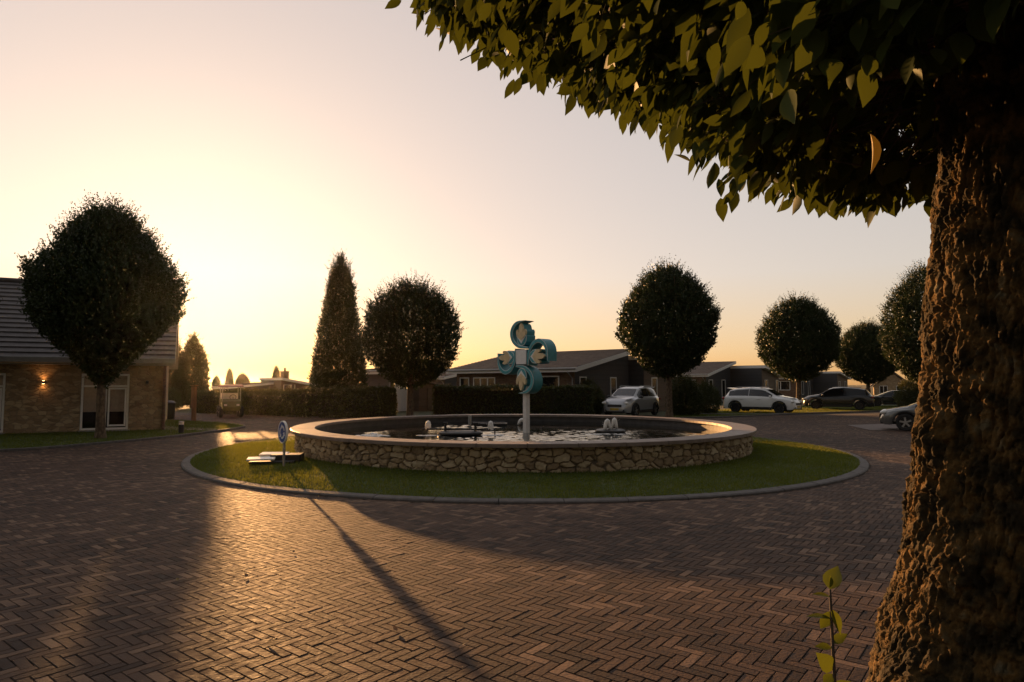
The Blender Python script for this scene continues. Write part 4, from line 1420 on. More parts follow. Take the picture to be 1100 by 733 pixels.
cyp = [(0.2, 0.8), (1.0, 1.08), (2.2, 1.12), (3.4, 0.98), (4.0, 0.82), (4.4, 0.62), (5.1, 0.30), (5.5, 0.08)]
cmy = finish(crown_mesh('crown', cyp, 2600, 13, (0.17, 0.08), 0.6, 37, 0.14), M['cypress'])
tmy = trunk_mb(3.6, 0.10, 0.03, 6, 0.8, 37).build('trunk', M['bark']); COL.objects.unlink(tmy)
tree('cypress', 'conical cypress glowing in the sunset just right of the stone house', (px(207.2, 50), 50.0, 0), tmy.data, cmy, 0.0)
tree('cypress', 'lower dark cypress peeping out behind the corner of the stone house', (px(187, 46), 46.0, 0), tmy.data, cmy, 1.3, (0.85, 0.85, 0.88))
GF = 'small trees on the far skyline'
far = [(247, 96, 4.4, 1.0, 'slim far cypress standing left of the distant bungalow'), (261, 96, 3.6, 1.7, 'broad far round tree just left of the distant bungalow roof'),
       (297, 110, 5.2, 1.0, 'pointed far conifer above the distant bungalow ridge'), (338, 120, 4.0, 1.5, 'tiny far round tree right of the distant bungalow ridge'),
       (233, 100, 3.3, 1.2, 'low far shrub tree at the glowing horizon')]
for (p_, d_, h_, fat, lb) in far:
    if fat > 1.1:
        tree('round_tree', lb, (px(p_, d_), d_, -0.3), tm2.data, cm2, p_ * 0.1, (h_ / 8.6 * fat * 0.55,) * 2 + (h_ / 7.6,), GF)
    else:
        tree('conifer', lb, (px(p_, d_), d_, -0.3), tmc.data, cmc, p_ * 0.1, (h_ / 9.3,) * 2 + (h_ / 9.3,), GF)
# tree at the left edge, a little of its crown in view
tree('edge_tree', 'tree at the far left edge with only leaf tips in view', (px(-84, 19), 19.0, 0), tm2.data, cm2, 3.0, (0.62, 0.62, 0.90))


# shrubs and hedges
def leaf_box(name, path, w, h, n, seed, mat, leaf=(0.10, 0.055), base=0.0, h_end=None):
    """leafy clipped hedge along a path"""
    rng = np.random.default_rng(seed)
    pts = np.array(path, dtype=float)
    seg = np.linalg.norm(np.diff(pts, axis=0), axis=1)
    cum = np.concatenate([[0], np.cumsum(seg)])
    s = rng.uniform(-0.1, cum[-1] + 0.1, n)
    cx = np.interp(s, cum, pts[:, 0]); cy = np.interp(s, cum, pts[:, 1])
    i = np.clip(np.searchsorted(cum, s) - 1, 0, len(seg) - 1)
    tx = (pts[i + 1, 0] - pts[i, 0]) / seg[i]; ty = (pts[i + 1, 1] - pts[i, 1]) / seg[i]
    side = rng.random(n)
    # front, back, top, ends
    off = np.where(side < 0.55, 1.0, np.where(side < 0.7, -1.0, rng.uniform(-1, 1, n)))
    end = side > 0.93
    h = h + ((h_end or h) - h) * s / cum[-1]
    zz = np.where(side < 0.7, base + (h - base) * rng.random(n), h)
    s2 = np.where(end, np.where(rng.random(n) < 0.5, -0.0, cum[-1]), s)
    zz = np.where(end, base + (h - base) * rng.random(n), zz)
    cx = np.interp(s2, cum, pts[:, 0]); cy = np.interp(s2, cum, pts[:, 1])
    B = np.stack([cx, cy, zz], 1)
    lump = (fbm(B * 1.3, 3, seed) - 0.5) * 0.28
    wd = w / 2 + lump + rng.normal(0, 0.035, n)
    zz = zz + np.where(zz >= h, lump * 0.8 + rng.normal(0, 0.035, n) + (rng.random(n) < 0.04) * rng.random(n) * 0.18, 0)
    C = np.stack([cx + ty * off * wd, cy - tx * off * wd, zz], 1)
    C += np.stack([tx, ty, np.zeros(n)], 1) * (np.where(end, 1, 0) * rng.normal(0, 0.06, n))[:, None]
    d = rng.normal(0, 1, (n, 3)); d[:, 2] += 0.3; d /= np.linalg.norm(d, axis=1)[:, None]
    e = np.cross(d, rng.normal(0, 1, (n, 3))); e /= np.linalg.norm(e, axis=1)[:, None]
    ll = leaf[0] * (0.6 + 0.8 * rng.random(n)); lw = leaf[1] * (0.6 + 0.8 * rng.random(n))
    V = np.zeros((n, 4, 3))
    V[:, 0] = C - d * ll[:, None] / 2; V[:, 2] = C + d * ll[:, None] / 2
    V[:, 1] = C + e * lw[:, None] / 2; V[:, 3] = C - e * lw[:, None] / 2
    rnd = np.clip(0.5 + (fbm(C * 1.4, 2, seed + 5) - 0.5) * 1.4 + rng.normal(0, 0.17, n), 0, 1)
    return np_mesh(name, V.reshape(-1, 3), np.arange(n * 4).reshape(n, 4), {'rnd': np.repeat(rnd, 4)})


def hedge(label, path, w, h, n, seed, leaf=(0.10, 0.055), h_end=None):
    o = empty('hedge', (0, 0, 0))
    tag(o, label, 'hedge')
    link('foliage', leaf_box('foliage', path, w, h, n, seed, None, leaf, 0.0, h_end), M['hedge'], o)
    mb = MB()
    for i in range(len(path) - 1):
        a, c = Vector((*path[i], 0)), Vector((*path[i + 1], 0))
        mid = (a + c) / 2; dd = c - a
        hc = h + ((h_end or h) - h) * (i + 1) / (len(path) - 1)
        mb.box((mid.x, mid.y, hc / 2 - 0.08), (dd.length, w - 0.16, hc - 0.16), rz=math.atan2(dd.y, dd.x))
    mb.build('branches', M['hedge_core'], o)
    return o


hedge('long dark clipped hedge along the road left of the fountain', [(-6.15, 32.55), (-12.4, 36.3), (-19.2, 40.4)], 1.1, 1.52, 42000, 51, (0.12, 0.065), 1.22)
hedge('dark hedge in front of the brown brick bungalow', [(4.3, 35.4), (-4.2, 35.9)], 1.0, 1.58, 26000, 52, (0.12, 0.065))


def shrub(label, loc, prof, n, seed, sc_=(1, 1, 1), grp=None):
    o = empty('shrub', loc)
    o.scale = sc_
    tag(o, label, 'shrub', grp)
    link('foliage', crown_mesh('foliage', prof, n, 12, (0.12, 0.06), 0.4, seed, 0.2, inner=0.2), M['hedge'], o)
    mb = MB()
    rnd = random.Random(seed)
    for k in range(7):
        a = rnd.uniform(0, 6.28); q = rnd.uniform(0.2, 0.6)
        mb.tube([(0, 0, -0.05), (math.cos(a) * q * 0.4, math.sin(a) * q * 0.4, prof[-1][0] * 0.4), (math.cos(a) * q, math.sin(a) * q, prof[-1][0] * 0.8)], [0.03, 0.02, 0.008], 6)
    mb.build('stem', M['twig'], o)
    return o


SP = [(0.05, 0.8), (0.5, 1.05), (1.1, 1.05), (1.7, 0.8), (2.05, 0.4), (2.2, 0.1)]
shrub('dark leafy shrub beside the round tree trunk and silver car', (px(735, 37), 37.0, 0), SP, 1500, 61)
shrub('lower dark shrub at the corner of the slate bungalow path', (px(757, 39), 39.0, 0), SP, 1200, 62, (0.8, 0.8, 0.85))
shrub('dark shrub between the hedge and the silver car', (px(632, 38), 38.0, 0), SP, 1500, 63, (0.9, 0.9, 0.88))
shrub('dark shrub under the tall oval tree right of the ochre house', (px(981, 47), 47.0, 0), SP, 1200, 64, (1.2, 1.2, 1.0))
shrub('dark shrub in front of the far house beside the wooden board', (px(183, 44), 44.0, 0), SP, 900, 65, (0.8, 0.8, 0.7))


# ------------------------------------------------------------------ cars
def car(label, loc, heading, paint, kind='suv', rimmat='alloy', group='cars parked around the roundabout', L=4.3, H=1.63):
    o = empty('parked_car', loc, math.atan2(heading[1], heading[0]))
    tag(o, label, 'car', group)
    s = L / 4.3
    if kind == 'suv':
        TOP = [(-2.15, .66), (-2.12, .92), (-2.02, 1.06), (-1.90, 1.22), (-1.70, 1.48), (-1.25, 1.58), (-.4, 1.65), (.25, 1.60), (.5, 1.52), (1.15, 1.10), (1.4, 1.06), (1.85, .97), (2.05, .84), (2.13, .66), (2.15, .5)]
    else:
        TOP = [(-2.15, .62), (-2.12, .88), (-2.02, 1.0), (-1.92, 1.18), (-1.62, 1.38), (-1.1, 1.48), (-.4, 1.5), (.2, 1.46), (.45, 1.38), (1.25, 1.0), (1.5, .95), (1.9, .86), (2.06, .74), (2.13, .6), (2.15, .48)]
    SHO = [(-2.15, .6), (-2.08, .9), (-1.9, 1.02), (-1, 1.02), (0, 1.0), (1.1, .98), (1.6, .92), (2.0, .78), (2.15, .46)]
    WID = [(-2.15, .58), (-2.08, .74), (-1.9, .83), (-1.4, .885), (0, .9), (1.4, .885), (1.8, .82), (2.02, .70), (2.12, .55), (2.15, .46)]
    WR = [(-2.15, .5), (-1.95, .6), (-1.6, .60), (0, .64), (.5, .64), (1.15, .74), (1.6, .72), (2.0, .58), (2.15, .42)]
    def ip(tab, x):
        return float(np.interp(x, [p[0] for p in tab], [p[1] for p in tab]))
    kz = H / 1.65
    def section(x):
        zt = ip(TOP, x); zs = min(ip(SHO, x), zt - 0.02); w = ip(WID, x); wr = min(ip(WR, x), w * 0.93)
        if kind != 'suv': zs = min(zs * 0.92, zt - 0.02)
        zb = 0.24 + (0.08 if abs(x) > 2.0 else 0)
        for xw in (-1.30, 1.32):
            dx = abs(x - xw)
            if dx < 0.40:
                zb = max(zb, 0.32 + math.sqrt(0.40 ** 2 - dx * dx))
        zb = min(zb, zs - 0.06)
        zm = zb + (zs - zb) * 0.55
        gh = max(0.0, zt - zs)
        pts = [(w * 0.55, zb), (w * 0.94, zb), (w * 0.985, zb + (zs - zb) * 0.2), (w, zm), (w * 0.985, zs - (zs - zb) * 0.12), (w * 0.955, zs)]
        e0 = (w * 0.94, zs + gh * 0.04); e1 = (wr, zt - min(0.05, gh * 0.25))
        for t in (0.0, 0.33, 0.66, 1.0):
            pts.append((e0[0] + (e1[0] - e0[0]) * t, e0[1] + (e1[1] - e0[1]) * t))
        pts += [(wr * 0.85, zt - min(0.015, gh * 0.08)), (wr * 0.4, zt), (0, zt + 0.004)]
        return [(y, z * kz) for y, z in pts], e0, e1
    xs = sorted(set([round(-2.15 + 0.05 * k, 3) for k in range(87)] + [-2.13, 2.13, 2.12, -2.12]))
    mb = MB()
    rings = []
    for x in xs:
        pts, _, _ = section(x)
        ring = [(x * s, -y, z) for y, z in pts] + [(x * s, y, z) for y, z in pts[:-1][::-1]]
        rings.append(ring)
    n_ = len(rings[0])
    vs_ = [p for r_ in rings for p in r_]
    fs_ = []
    for i in range(len(rings) - 1):
        for k in range(n_ - 1):
            fs_.append((i * n_ + k, (i + 1) * n_ + k, (i + 1) * n_ + k + 1, i * n_ + k + 1))
        fs_.append((i * n_ + n_ - 1, (i + 1) * n_ + n_ - 1, (i + 1) * n_, i * n_))
    fs_.append(tuple(range(n_))); fs_.append(tuple((len(rings) - 1) * n_ + k for k in range(n_))[::-1])
    mb.add(vs_, fs_)
    mb.build('body', M[paint], o, True, 35)
    # glass
    xr, xf = (-1.72, 0.92) if kind == 'suv' else (-1.6, 1.0)
    for sd in (-1, 1):
        for (xa, xb) in ((xr, -0.485), (-0.455, xf)):
            mb = MB(); vs_ = []
            m = 14
            for k in range(m):
                x = xa + (xb - xa) * k / (m - 1)
                _, e0, e1 = section(x)
                for t in (0.10, 0.86):
                    y = e0[0] + (e1[0] - e0[0]) * t; z = (e0[1] + (e1[1] - e0[1]) * t) * kz
                    vs_.append((x * s, sd * (y + 0.006), z + 0.002))
            fs_ = [(2 * k, 2 * k + 2, 2 * k + 3, 2 * k + 1) if sd < 0 else (2 * k, 2 * k + 1, 2 * k + 3, 2 * k + 2) for k in range(m - 1)]
            mb.add(vs_, fs_); mb.build('side_window', M['dark_glass'], o)
    for nm, xa, xb in (('windscreen', 0.54, 1.10), ('rear_window', -1.98, -1.72)):
        if kind != 'suv': xa, xb = (0.48, 1.20) if nm == 'windscreen' else (-1.98, -1.66)
        mb = MB(); vs_ = []
        m = 8
        sg_ = 1 if nm == 'windscreen' else -1
        for k in range(m):
            x = xa + (xb - xa) * k / (m - 1)
            zt = ip(TOP, x) * kz; wr = ip(WR, x)
            for q in (-0.86, -0.4, 0, 0.4, 0.86):
                vs_.append((x * s + 0.006 * sg_, q * wr, zt + 0.010 - 0.012 * abs(q)))
        fs_ = [(k * 5 + q, k * 5 + q + 1, k * 5 + q + 6, k * 5 + q + 5)[::-1] for k in range(m - 1) for q in range(4)]
        mb.add(vs_, fs_); mb.build(nm, M['dark_glass'], o)
    # dark lower cladding: sills, bumper bottoms, arch lips
    mb = MB()
    for sd in (-1, 1):
        mb.box((0.01 * s, sd * 0.885, 0.30 * kz), (1.76 * s, 0.05, 0.17))
        for xw in (-1.30, 1.32):
            arc = [(xw * s + 0.41 * math.cos(w) * s, sd * 0.875, 0.32 + 0.41 * math.sin(w)) for w in np.linspace(0.0, math.pi, 15)]
            mb.tube(arc, 0.035, 6)
    mb.box((2.06 * s, 0, 0.32), (0.16, 1.1, 0.16)); mb.box((-2.08 * s, 0, 0.34), (0.16, 1.2, 0.2))
    mb.box((0, 0, 0.28), (3.6 * s, 1.3, 0.1))
    mb.build('lower_trim', M['black_plastic'], o)
    mb = MB().box((2.135 * s, 0, 0.60 * kz), (0.06, 0.82, 0.14), ry=R(-8)); mb.build('grille', M['black_plastic'], o)
    mb = MB().box((2.155 * s, 0, 0.42 * kz), (0.03, 0.5, 0.11)); mb.build('number_plate', M['plate'], o)
    mb = MB().box((-2.16 * s, 0, 0.72 * kz), (0.03, 0.5, 0.11)); mb.build('number_plate', M['plate'], o)
    for sd in (-1, 1):
        E_ = Matrix.Translation((1.98 * s, sd * 0.60, 0.745 * kz)) @ Matrix.Rotation(sd * R(-38), 4, 'Z') @ Matrix.Diagonal((0.10, 0.23, 0.085, 1))
        prof = [(math.sin(t), -math.cos(t)) for t in np.linspace(0.02, math.pi - 0.02, 9)]
        MB().lathe(prof, E_, 14).build('headlight', M['lamp_glass'], o, True)
        E_ = Matrix.Translation((-2.05 * s, sd * 0.70, 0.92 * kz)) @ Matrix.Rotation(sd * R(30), 4, 'Z') @ Matrix.Diagonal((0.07, 0.17, 0.08, 1))
        MB().lathe(prof, E_, 14).build('tail_light', M['tail_red'], o, True)
        E_ = Matrix.Translation((0.86 * s, sd * 0.99, 1.06 * kz)) @ Matrix.Diagonal((0.07, 0.11, 0.08, 1))
        mbm = MB().lathe(prof, E_, 12); mbm.box((0.9 * s, sd * 0.90, 1.02 * kz), (0.05, 0.12, 0.04))
        mbm.build('mirror', M['black_plastic'] if paint == 'car_silver' else M[paint], o, True, 40)
        # door handles
        mbh = MB()
        for hx in (-0.9, 0.15): mbh.box((hx * s, sd * 0.905, 0.90 * kz), (0.18, 0.03, 0.03))
        mbh.build('door_handle', M[paint], o)
        for xw in (-1.30, 1.32):
            W_ = Matrix.Translation((xw * s, sd * 0.80, 0.32)) @ Matrix.Rotation(R(90) * sd, 4, 'X')
            w_ = MB().lathe([(0.20, -0.10), (0.29, -0.11), (0.325, -0.08), (0.325, 0.08), (0.29, 0.105), (0.215, 0.10)], W_, 28, True).build('wheel', M['rubber'], o, True, 40)
            rm = MB().lathe([(0.215, -0.09), (0.215, -0.055), (0.19, -0.05), (0.185, 0.02), (0.001, 0.02)], W_, 24, caps=False)
            rm.build('rim_barrel', M['dark_alloy'], w_, True, 40)
            sp_ = MB()
            sgn = -1
            for k in range(5):
                a = 2 * math.pi * k / 5 + 0.3
                c_ = W_ @ Matrix.Rotation(a, 4, 'Z')
                sp_.prism([(0.02, -0.03), (0.20, -0.018), (0.20, 0.018), (0.02, 0.03)], lambda a_, b_, t: tuple(c_ @ Vector((a_, b_, t))), -0.095, -0.065)
                sp_.prism([(0.02, -0.03), (0.20, -0.05), (0.205, -0.03), (0.03, 0.0)], lambda a_, b_, t: tuple(c_ @ Vector((a_, b_, t))), -0.093, -0.067)
            sp_.lathe([(0.21, -0.088), (0.225, -0.1), (0.225, -0.09), (0.21, -0.07)], W_, 24, True)
            sp_.lathe([(0.001, -0.1), (0.045, -0.1), (0.05, -0.07)], W_, 12)
            sp_.build('rim_spokes', M[rimmat], w_)
    if kind == 'suv':
        mb = MB()
        for sd in (-1, 1):
            mb.tube([(-1.4 * s, sd * 0.56, 1.60 * kz), (-1.2 * s, sd * 0.575, 1.645 * kz), (0.1 * s, sd * 0.60, 1.65 * kz), (0.3 * s, sd * 0.6, 1.60 * kz)], 0.018, 6)
        mb.build('roof_rail', M['alloy'] if paint != 'car_dark' else M['alloy'], o)
        mb = MB().box((-1.78 * s, 0, 1.565 * kz), (0.26, 1.16, 0.035), ry=R(8)); mb.build('spoiler', M[paint], o)
    mb = MB().tube([(-1.35 * s, 0, 1.60 * kz), (-1.45 * s, 0, 1.74 * kz)], [0.014, 0.006], 6); mb.build('antenna', M['black_plastic'], o)
    return o


FV = Vector((0.77, -0.63)); SV = Vector((0.63, 0.77))
car('silver compact SUV facing the fountain beside a round tree', (px(678, 36.6), 36.6, 0), (-0.58, -0.81), 'car_silver', 'suv', 'alloy', L=4.25, H=1.65)
car('white crossover car with black trim parked side on at the kerb', (px(817, 40.6), 40.6, 0), (0.75, -0.66), 'car_white', 'suv', 'dark_alloy', L=4.4, H=1.57)
car('black estate car with silver roof rails parked beyond the white car', (px(899, 45.5), 45.5, 0), (-0.86, 0.50), 'car_dark', 'suv', 'dark_alloy', L=4.4, H=1.56)
car('low black hatchback half hidden behind the grey car', (px(960, 51), 51.0, 0), (-0.9, 0.43), 'car_black', 'low', 'dark_alloy', L=4.2, H=1.42)
car('grey car with a bright headlight, its rear hidden by the big trunk', (16.35, 24.6, 0), (-0.85, 0.52), 'car_grey', 'low', 'alloy', L=4.4, H=1.5)

# ------------------------------------------------------------------ small things on the left
bl = empty('bollard_light', (px(197, 22.7), 22.7, 0.05))
tag(bl, 'short dark bollard light with a pale top on the corner lawn', 'bollard')
mb = MB().lathe([(0.085, -0.05), (0.085, 0.30), (0.09, 0.305)], None, 18); mb.build('post', M['black_plastic'], bl, True, 40)
mb = MB().lathe([(0.078, 0.3055), (0.078, 0.385), (0.07, 0.385)], None, 18); mb.build('lens', M['bollard_lens'], bl, True, 40)
mb = MB().lathe([(0.092, 0.3855), (0.092, 0.41), (0.06, 0.425), (0.001, 0.43)], None, 18); mb.build('cap', M['steel'], bl, True, 40)

wb = empty('wooden_board', (px(210, 30.3), 30.3, 0.03), R(-52))
tag(wb, 'brown wooden notice board on two posts at the lawn corner', 'sign')
for x in (-0.24, 0.24):
    mb = MB().box((x, 0, 0.78), (0.09, 0.09, 1.66)); mb.build('post', M['wood'], wb)
mb = MB().box((0, -0.065, 1.12), (0.62, 0.035, 0.98)); mb.build('board', M['wood'], wb)
mb = MB().box((0, -0.02, 1.66), (0.72, 0.2, 0.04)); mb.build('board_cap', M['wood'], wb)

bn = empty('litter_bin', (px(183.5, 33), 33.0, 0))
tag(bn, 'dark bin beside the end of the stone house', 'bin')
mb = MB().lathe([(0.22, 0), (0.26, 0.05), (0.28, 0.75), (0.29, 0.78)], None, 20); mb.build('drum', M['black_plastic'], bn, True, 40)
mb = MB().lathe([(0.30, 0.785), (0.30, 0.82), (0.2, 0.90), (0.001, 0.93)], None, 20); mb.build('lid', M['black_plastic'], bn, True, 40)

bg_ = empty('service_buggy', (px(248.5, 35.2), 35.2, 0), R(-62))
tag(bg_, 'small green service buggy with a dull red canopy in front of the hedge', 'buggy')
mb = MB()
mb.prism([(-0.85, 0.35), (0.75, 0.35), (0.95, 0.55), (0.85, 0.85), (0.45, 0.95), (0.3, 0.55), (-0.3, 0.55), (-0.35, 0.95), (-0.85, 0.95)], lambda a, b_, t: (a, t, b_), -0.46, 0.46)
mb.build('body', M['green_paint'], bg_)
mb = MB().box((-0.35, 0, 0.72), (0.5, 0.86, 0.1)); mb.box((-0.56, 0, 1.02), (0.10, 0.86, 0.5), ry=R(-8)); mb.build('seat', M['white_paint'], bg_)
mb = MB()
for x, y in ((-0.8, -0.44), (-0.8, 0.44), (0.72, -0.44), (0.72, 0.44)):
    mb.tube([(x, y, 0.8), (x * 0.85, y, 1.62)], 0.022, 8)
mb.build('canopy_frame', M['steel'], bg_)
mb = MB().prism([(-0.95, 1.60), (-0.9, 1.66), (0, 1.74), (0.9, 1.66), (0.98, 1.60)], lambda a, b_, t: (a, t, b_), -0.56, 0.56); mb.build('canopy', M['maroon'], bg_)
mb = MB().tube([(0.55, 0.1, 0.9), (0.35, 0.1, 1.05)], 0.02, 8); mb.lathe([(0.15, -0.015), (0.17, 0), (0.15, 0.015), (0.14, 0)], Matrix.Translation((0.33, 0.1, 1.06)) @ Matrix.Rotation(R(-55), 4, 'Y'), 18, True)
mb.build('steering_wheel', M['black_plastic'], bg_)
for x in (-0.58, 0.62):
    for y in (-0.50, 0.50):
        W_ = Matrix.Translation((x, y, 0.29)) @ Matrix.Rotation(R(90), 4, 'X')
        w_ = MB().lathe([(0.16, -0.09), (0.25, -0.10), (0.29, -0.06), (0.29, 0.06), (0.25, 0.10), (0.16, 0.09)], W_, 22, True).build('wheel', M['rubber'], bg_, True, 40)
        MB().lathe([(0.001, -0.08), (0.05, -0.09), (0.06, -0.06), (0.16, -0.07), (0.16, 0.07), (0.06, 0.06), (0.05, 0.09), (0.001, 0.08)], W_, 18).build('rim', M['alloy'], w_, True, 40)
mb = MB().box((0.98, 0.3, 0.66), (0.05, 0.14, 0.1)); mb.box((0.98, -0.3, 0.66), (0.05, 0.14, 0.1)); mb.build('headlight', M['lamp_glass'], bg_)

# ------------------------------------------------------------------ the big tree in front
TX, TY = 1.365, 1.72
big = empty('foreground_tree', (TX, TY, 0))
tag(big, 'huge old tree in the foreground, rough sunlit trunk and overhanging leaves', 'tree')


def big_trunk():
    nz_, na_ = 760, 560
    z = np.linspace(-0.1, 3.4, nz_)
    a = np.linspace(0, 2 * math.pi, na_, endpoint=False)
    Z, A = np.meshgrid(z, a, indexing='ij')
    Z = Z.ravel(); A = A.ravel()
    rad = np.interp(Z, [-0.1, 0.0, 0.3, 0.7, 1.0, 1.3, 1.8, 2.4, 3.4], [0.62, 0.57, 0.47, 0.385, 0.335, 0.300, 0.275, 0.255, 0.25])
    cx = np.interp(Z, [0, 0.97, 1.4, 1.9, 2.44, 3.4], [-0.09, -0.075, -0.01, 0.045, 0.10, 0.16])
    u = np.stack([np.cos(A) * 0.30, np.sin(A) * 0.30, Z], 1)
    flute = np.cos(A * 5 + 1.2 * np.sin(Z * 1.3) + 0.6) * 0.030 * np.clip(1.5 - Z, 0.12, 1.2)
    big_l = (fbm(u * np.array([5, 5, 3.0]), 3, 71) - 0.5) * 0.07
    wq = (fbm(u * 9.0, 2, 91) - 0.5)[:, None] * 0.08
    uw = u + wq
    mid = (fbm(uw * np.array([22, 22, 8.0]), 4, 73) - 0.5) * 0.015
    rg = np.abs(fbm(uw * np.array([36, 36, 9.0]), 3, 77) - 0.5) * 2
    rg2 = np.abs(fbm(uw * np.array([60, 60, 18.0]), 3, 78) - 0.5) * 2
    plate = np.floor(fbm(uw * np.array([34, 34, 9.0]), 2, 75) * 9) / 9
    fine = (fbm(u * np.array([120, 120, 90.0]), 3, 79) - 0.5) * 0.018
    rad = rad + flute * 0.7 + big_l + mid + (plate - 0.5) * 0.012 - 0.014 * np.exp(-(rg / 0.10) ** 2) - 0.010 * np.exp(-(rg2 / 0.12) ** 2) + fine
    # knots
    for (za, aa_, rr_, hh) in ((1.62, 3.15, 0.10, 0.03), (1.33, 3.6, 0.13, 0.035), (0.98, 3.4, 0.16, 0.04), (2.05, 3.9, 0.10, 0.025), (1.15, 4.5, 0.15, 0.035), (1.75, 4.6, 0.12, 0.02)):
        dd = ((A - aa_) * 0.3) ** 2 + (Z - za) ** 2
        rad += hh * np.exp(-dd / (rr_ * 0.55) ** 2)
    P = np.stack([cx + rad * np.cos(A), rad * np.sin(A), Z], 1)
    i, j = np.meshgrid(np.arange(nz_ - 1), np.arange(na_), indexing='ij')
    i = i.ravel(); j = j.ravel(); j2 = (j + 1) % na_
    F = np.stack([i * na_ + j, i * na_ + j2, (i + 1) * na_ + j2, (i + 1) * na_ + j], 1)
    return np_mesh('trunk', P, F, smooth=True)


link('trunk', big_trunk(), M['old_bark'], big)

ZB = ([0, 0.8, 0.95, 1.5, 2.0, 2.35, 2.6], [2.45, 2.50, 2.74, 3.07, 3.46, 3.84, 4.25])


def limbs():
    mb = MB()
    rnd = random.Random(5)
    for k in range(11):
        a = 2 * math.pi * k / 11 + rnd.uniform(-0.2, 0.2)
        rr_ = rnd.uniform(1.7, 2.4)
        pts, rad = [], []
        z0 = rnd.uniform(2.7, 3.3)
        for q in range(7):
            t = q / 6
            r_ = 0.1 + rr_ * t
            zb = float(np.interp(r_, *ZB)) + 0.35
            pts.append((0.09 + math.cos(a + 0.15 * math.sin(t * 4 + k)) * r_, math.sin(a + 0.15 * math.sin(t * 4 + k)) * r_, max(zb, z0 + 0.5 * t * t + 0.25 * t)))
            rad.append(0.075 * (1 - t) + 0.010)
        mb.tube(pts, rad, 8)
        for q in range(5):
            t = rnd.uniform(0.3, 0.95); i = int(t * 6); p = Vector(pts[i])
            d = Vector((rnd.uniform(-1, 1), rnd.uniform(-1, 1), rnd.uniform(-0.5, 0.3))).normalized()
            mb.tube([p, p + d * 0.22 + Vector((0, 0, 0.03)), p + d * 0.48], [0.014, 0.009, 0.004], 5)
    mb.tube([(0.12, 0, 3.3), (0.15, 0.03, 4.2), (0.12, 0.05, 5.2)], [0.23, 0.14, 0.05], 10)
    return mb.build('limbs', M['bark'], big, True)


limbs()


def leaf_shapes(C, D, N, ll, lw, fold, curl):
    """pointed leaves folded along the midrib: base point, two flank pairs, tip; C base, D direction, N face normal"""
    S = np.cross(D, N); S /= np.linalg.norm(S, axis=1)[:, None] + 1e-9
    N = np.cross(S, D)
    n = len(C)
    ts = [0.0, 0.10, 0.26, 0.46, 0.66, 0.84, 1.0]
    ws = [0.0, 0.22, 0.43, 0.50, 0.40, 0.19, 0.0]
    m = len(ts)
    V = np.zeros((n, 3 * m, 3))
    bend = RNG.normal(0, 0.06, n)
    for k in range(m):
        for q, sg_ in ((0, -1), (1, 0), (2, 1)):
            w = ws[k] * sg_
            V[:, 3 * k + q] = C + D * (ll * ts[k])[:, None] + S * (lw * w + ll * bend * ts[k] ** 2)[:, None] + N * (lw * abs(w) * fold - ll * curl * ts[k] ** 2)[:, None]
    base = (np.arange(n) * 3 * m)[:, None]
    T, Q = [], []
    for k in range(m - 1):
        for q in (0, 1):
            a_, b_, c_, d_ = 3 * k + q, 3 * k + q + 1, 3 * k + 3 + q + 1, 3 * k + 3 + q
            if k == 0:
                T.append(base + np.array([[1, c_, d_]]))
            elif k == m - 2:
                T.append(base + np.array([[a_, b_, 3 * m - 2]]))
            else:
                Q.append(base + np.array([[a_, b_, c_, d_]]))
    return V.reshape(-1, 3), [np.concatenate(T), np.concatenate(Q)]


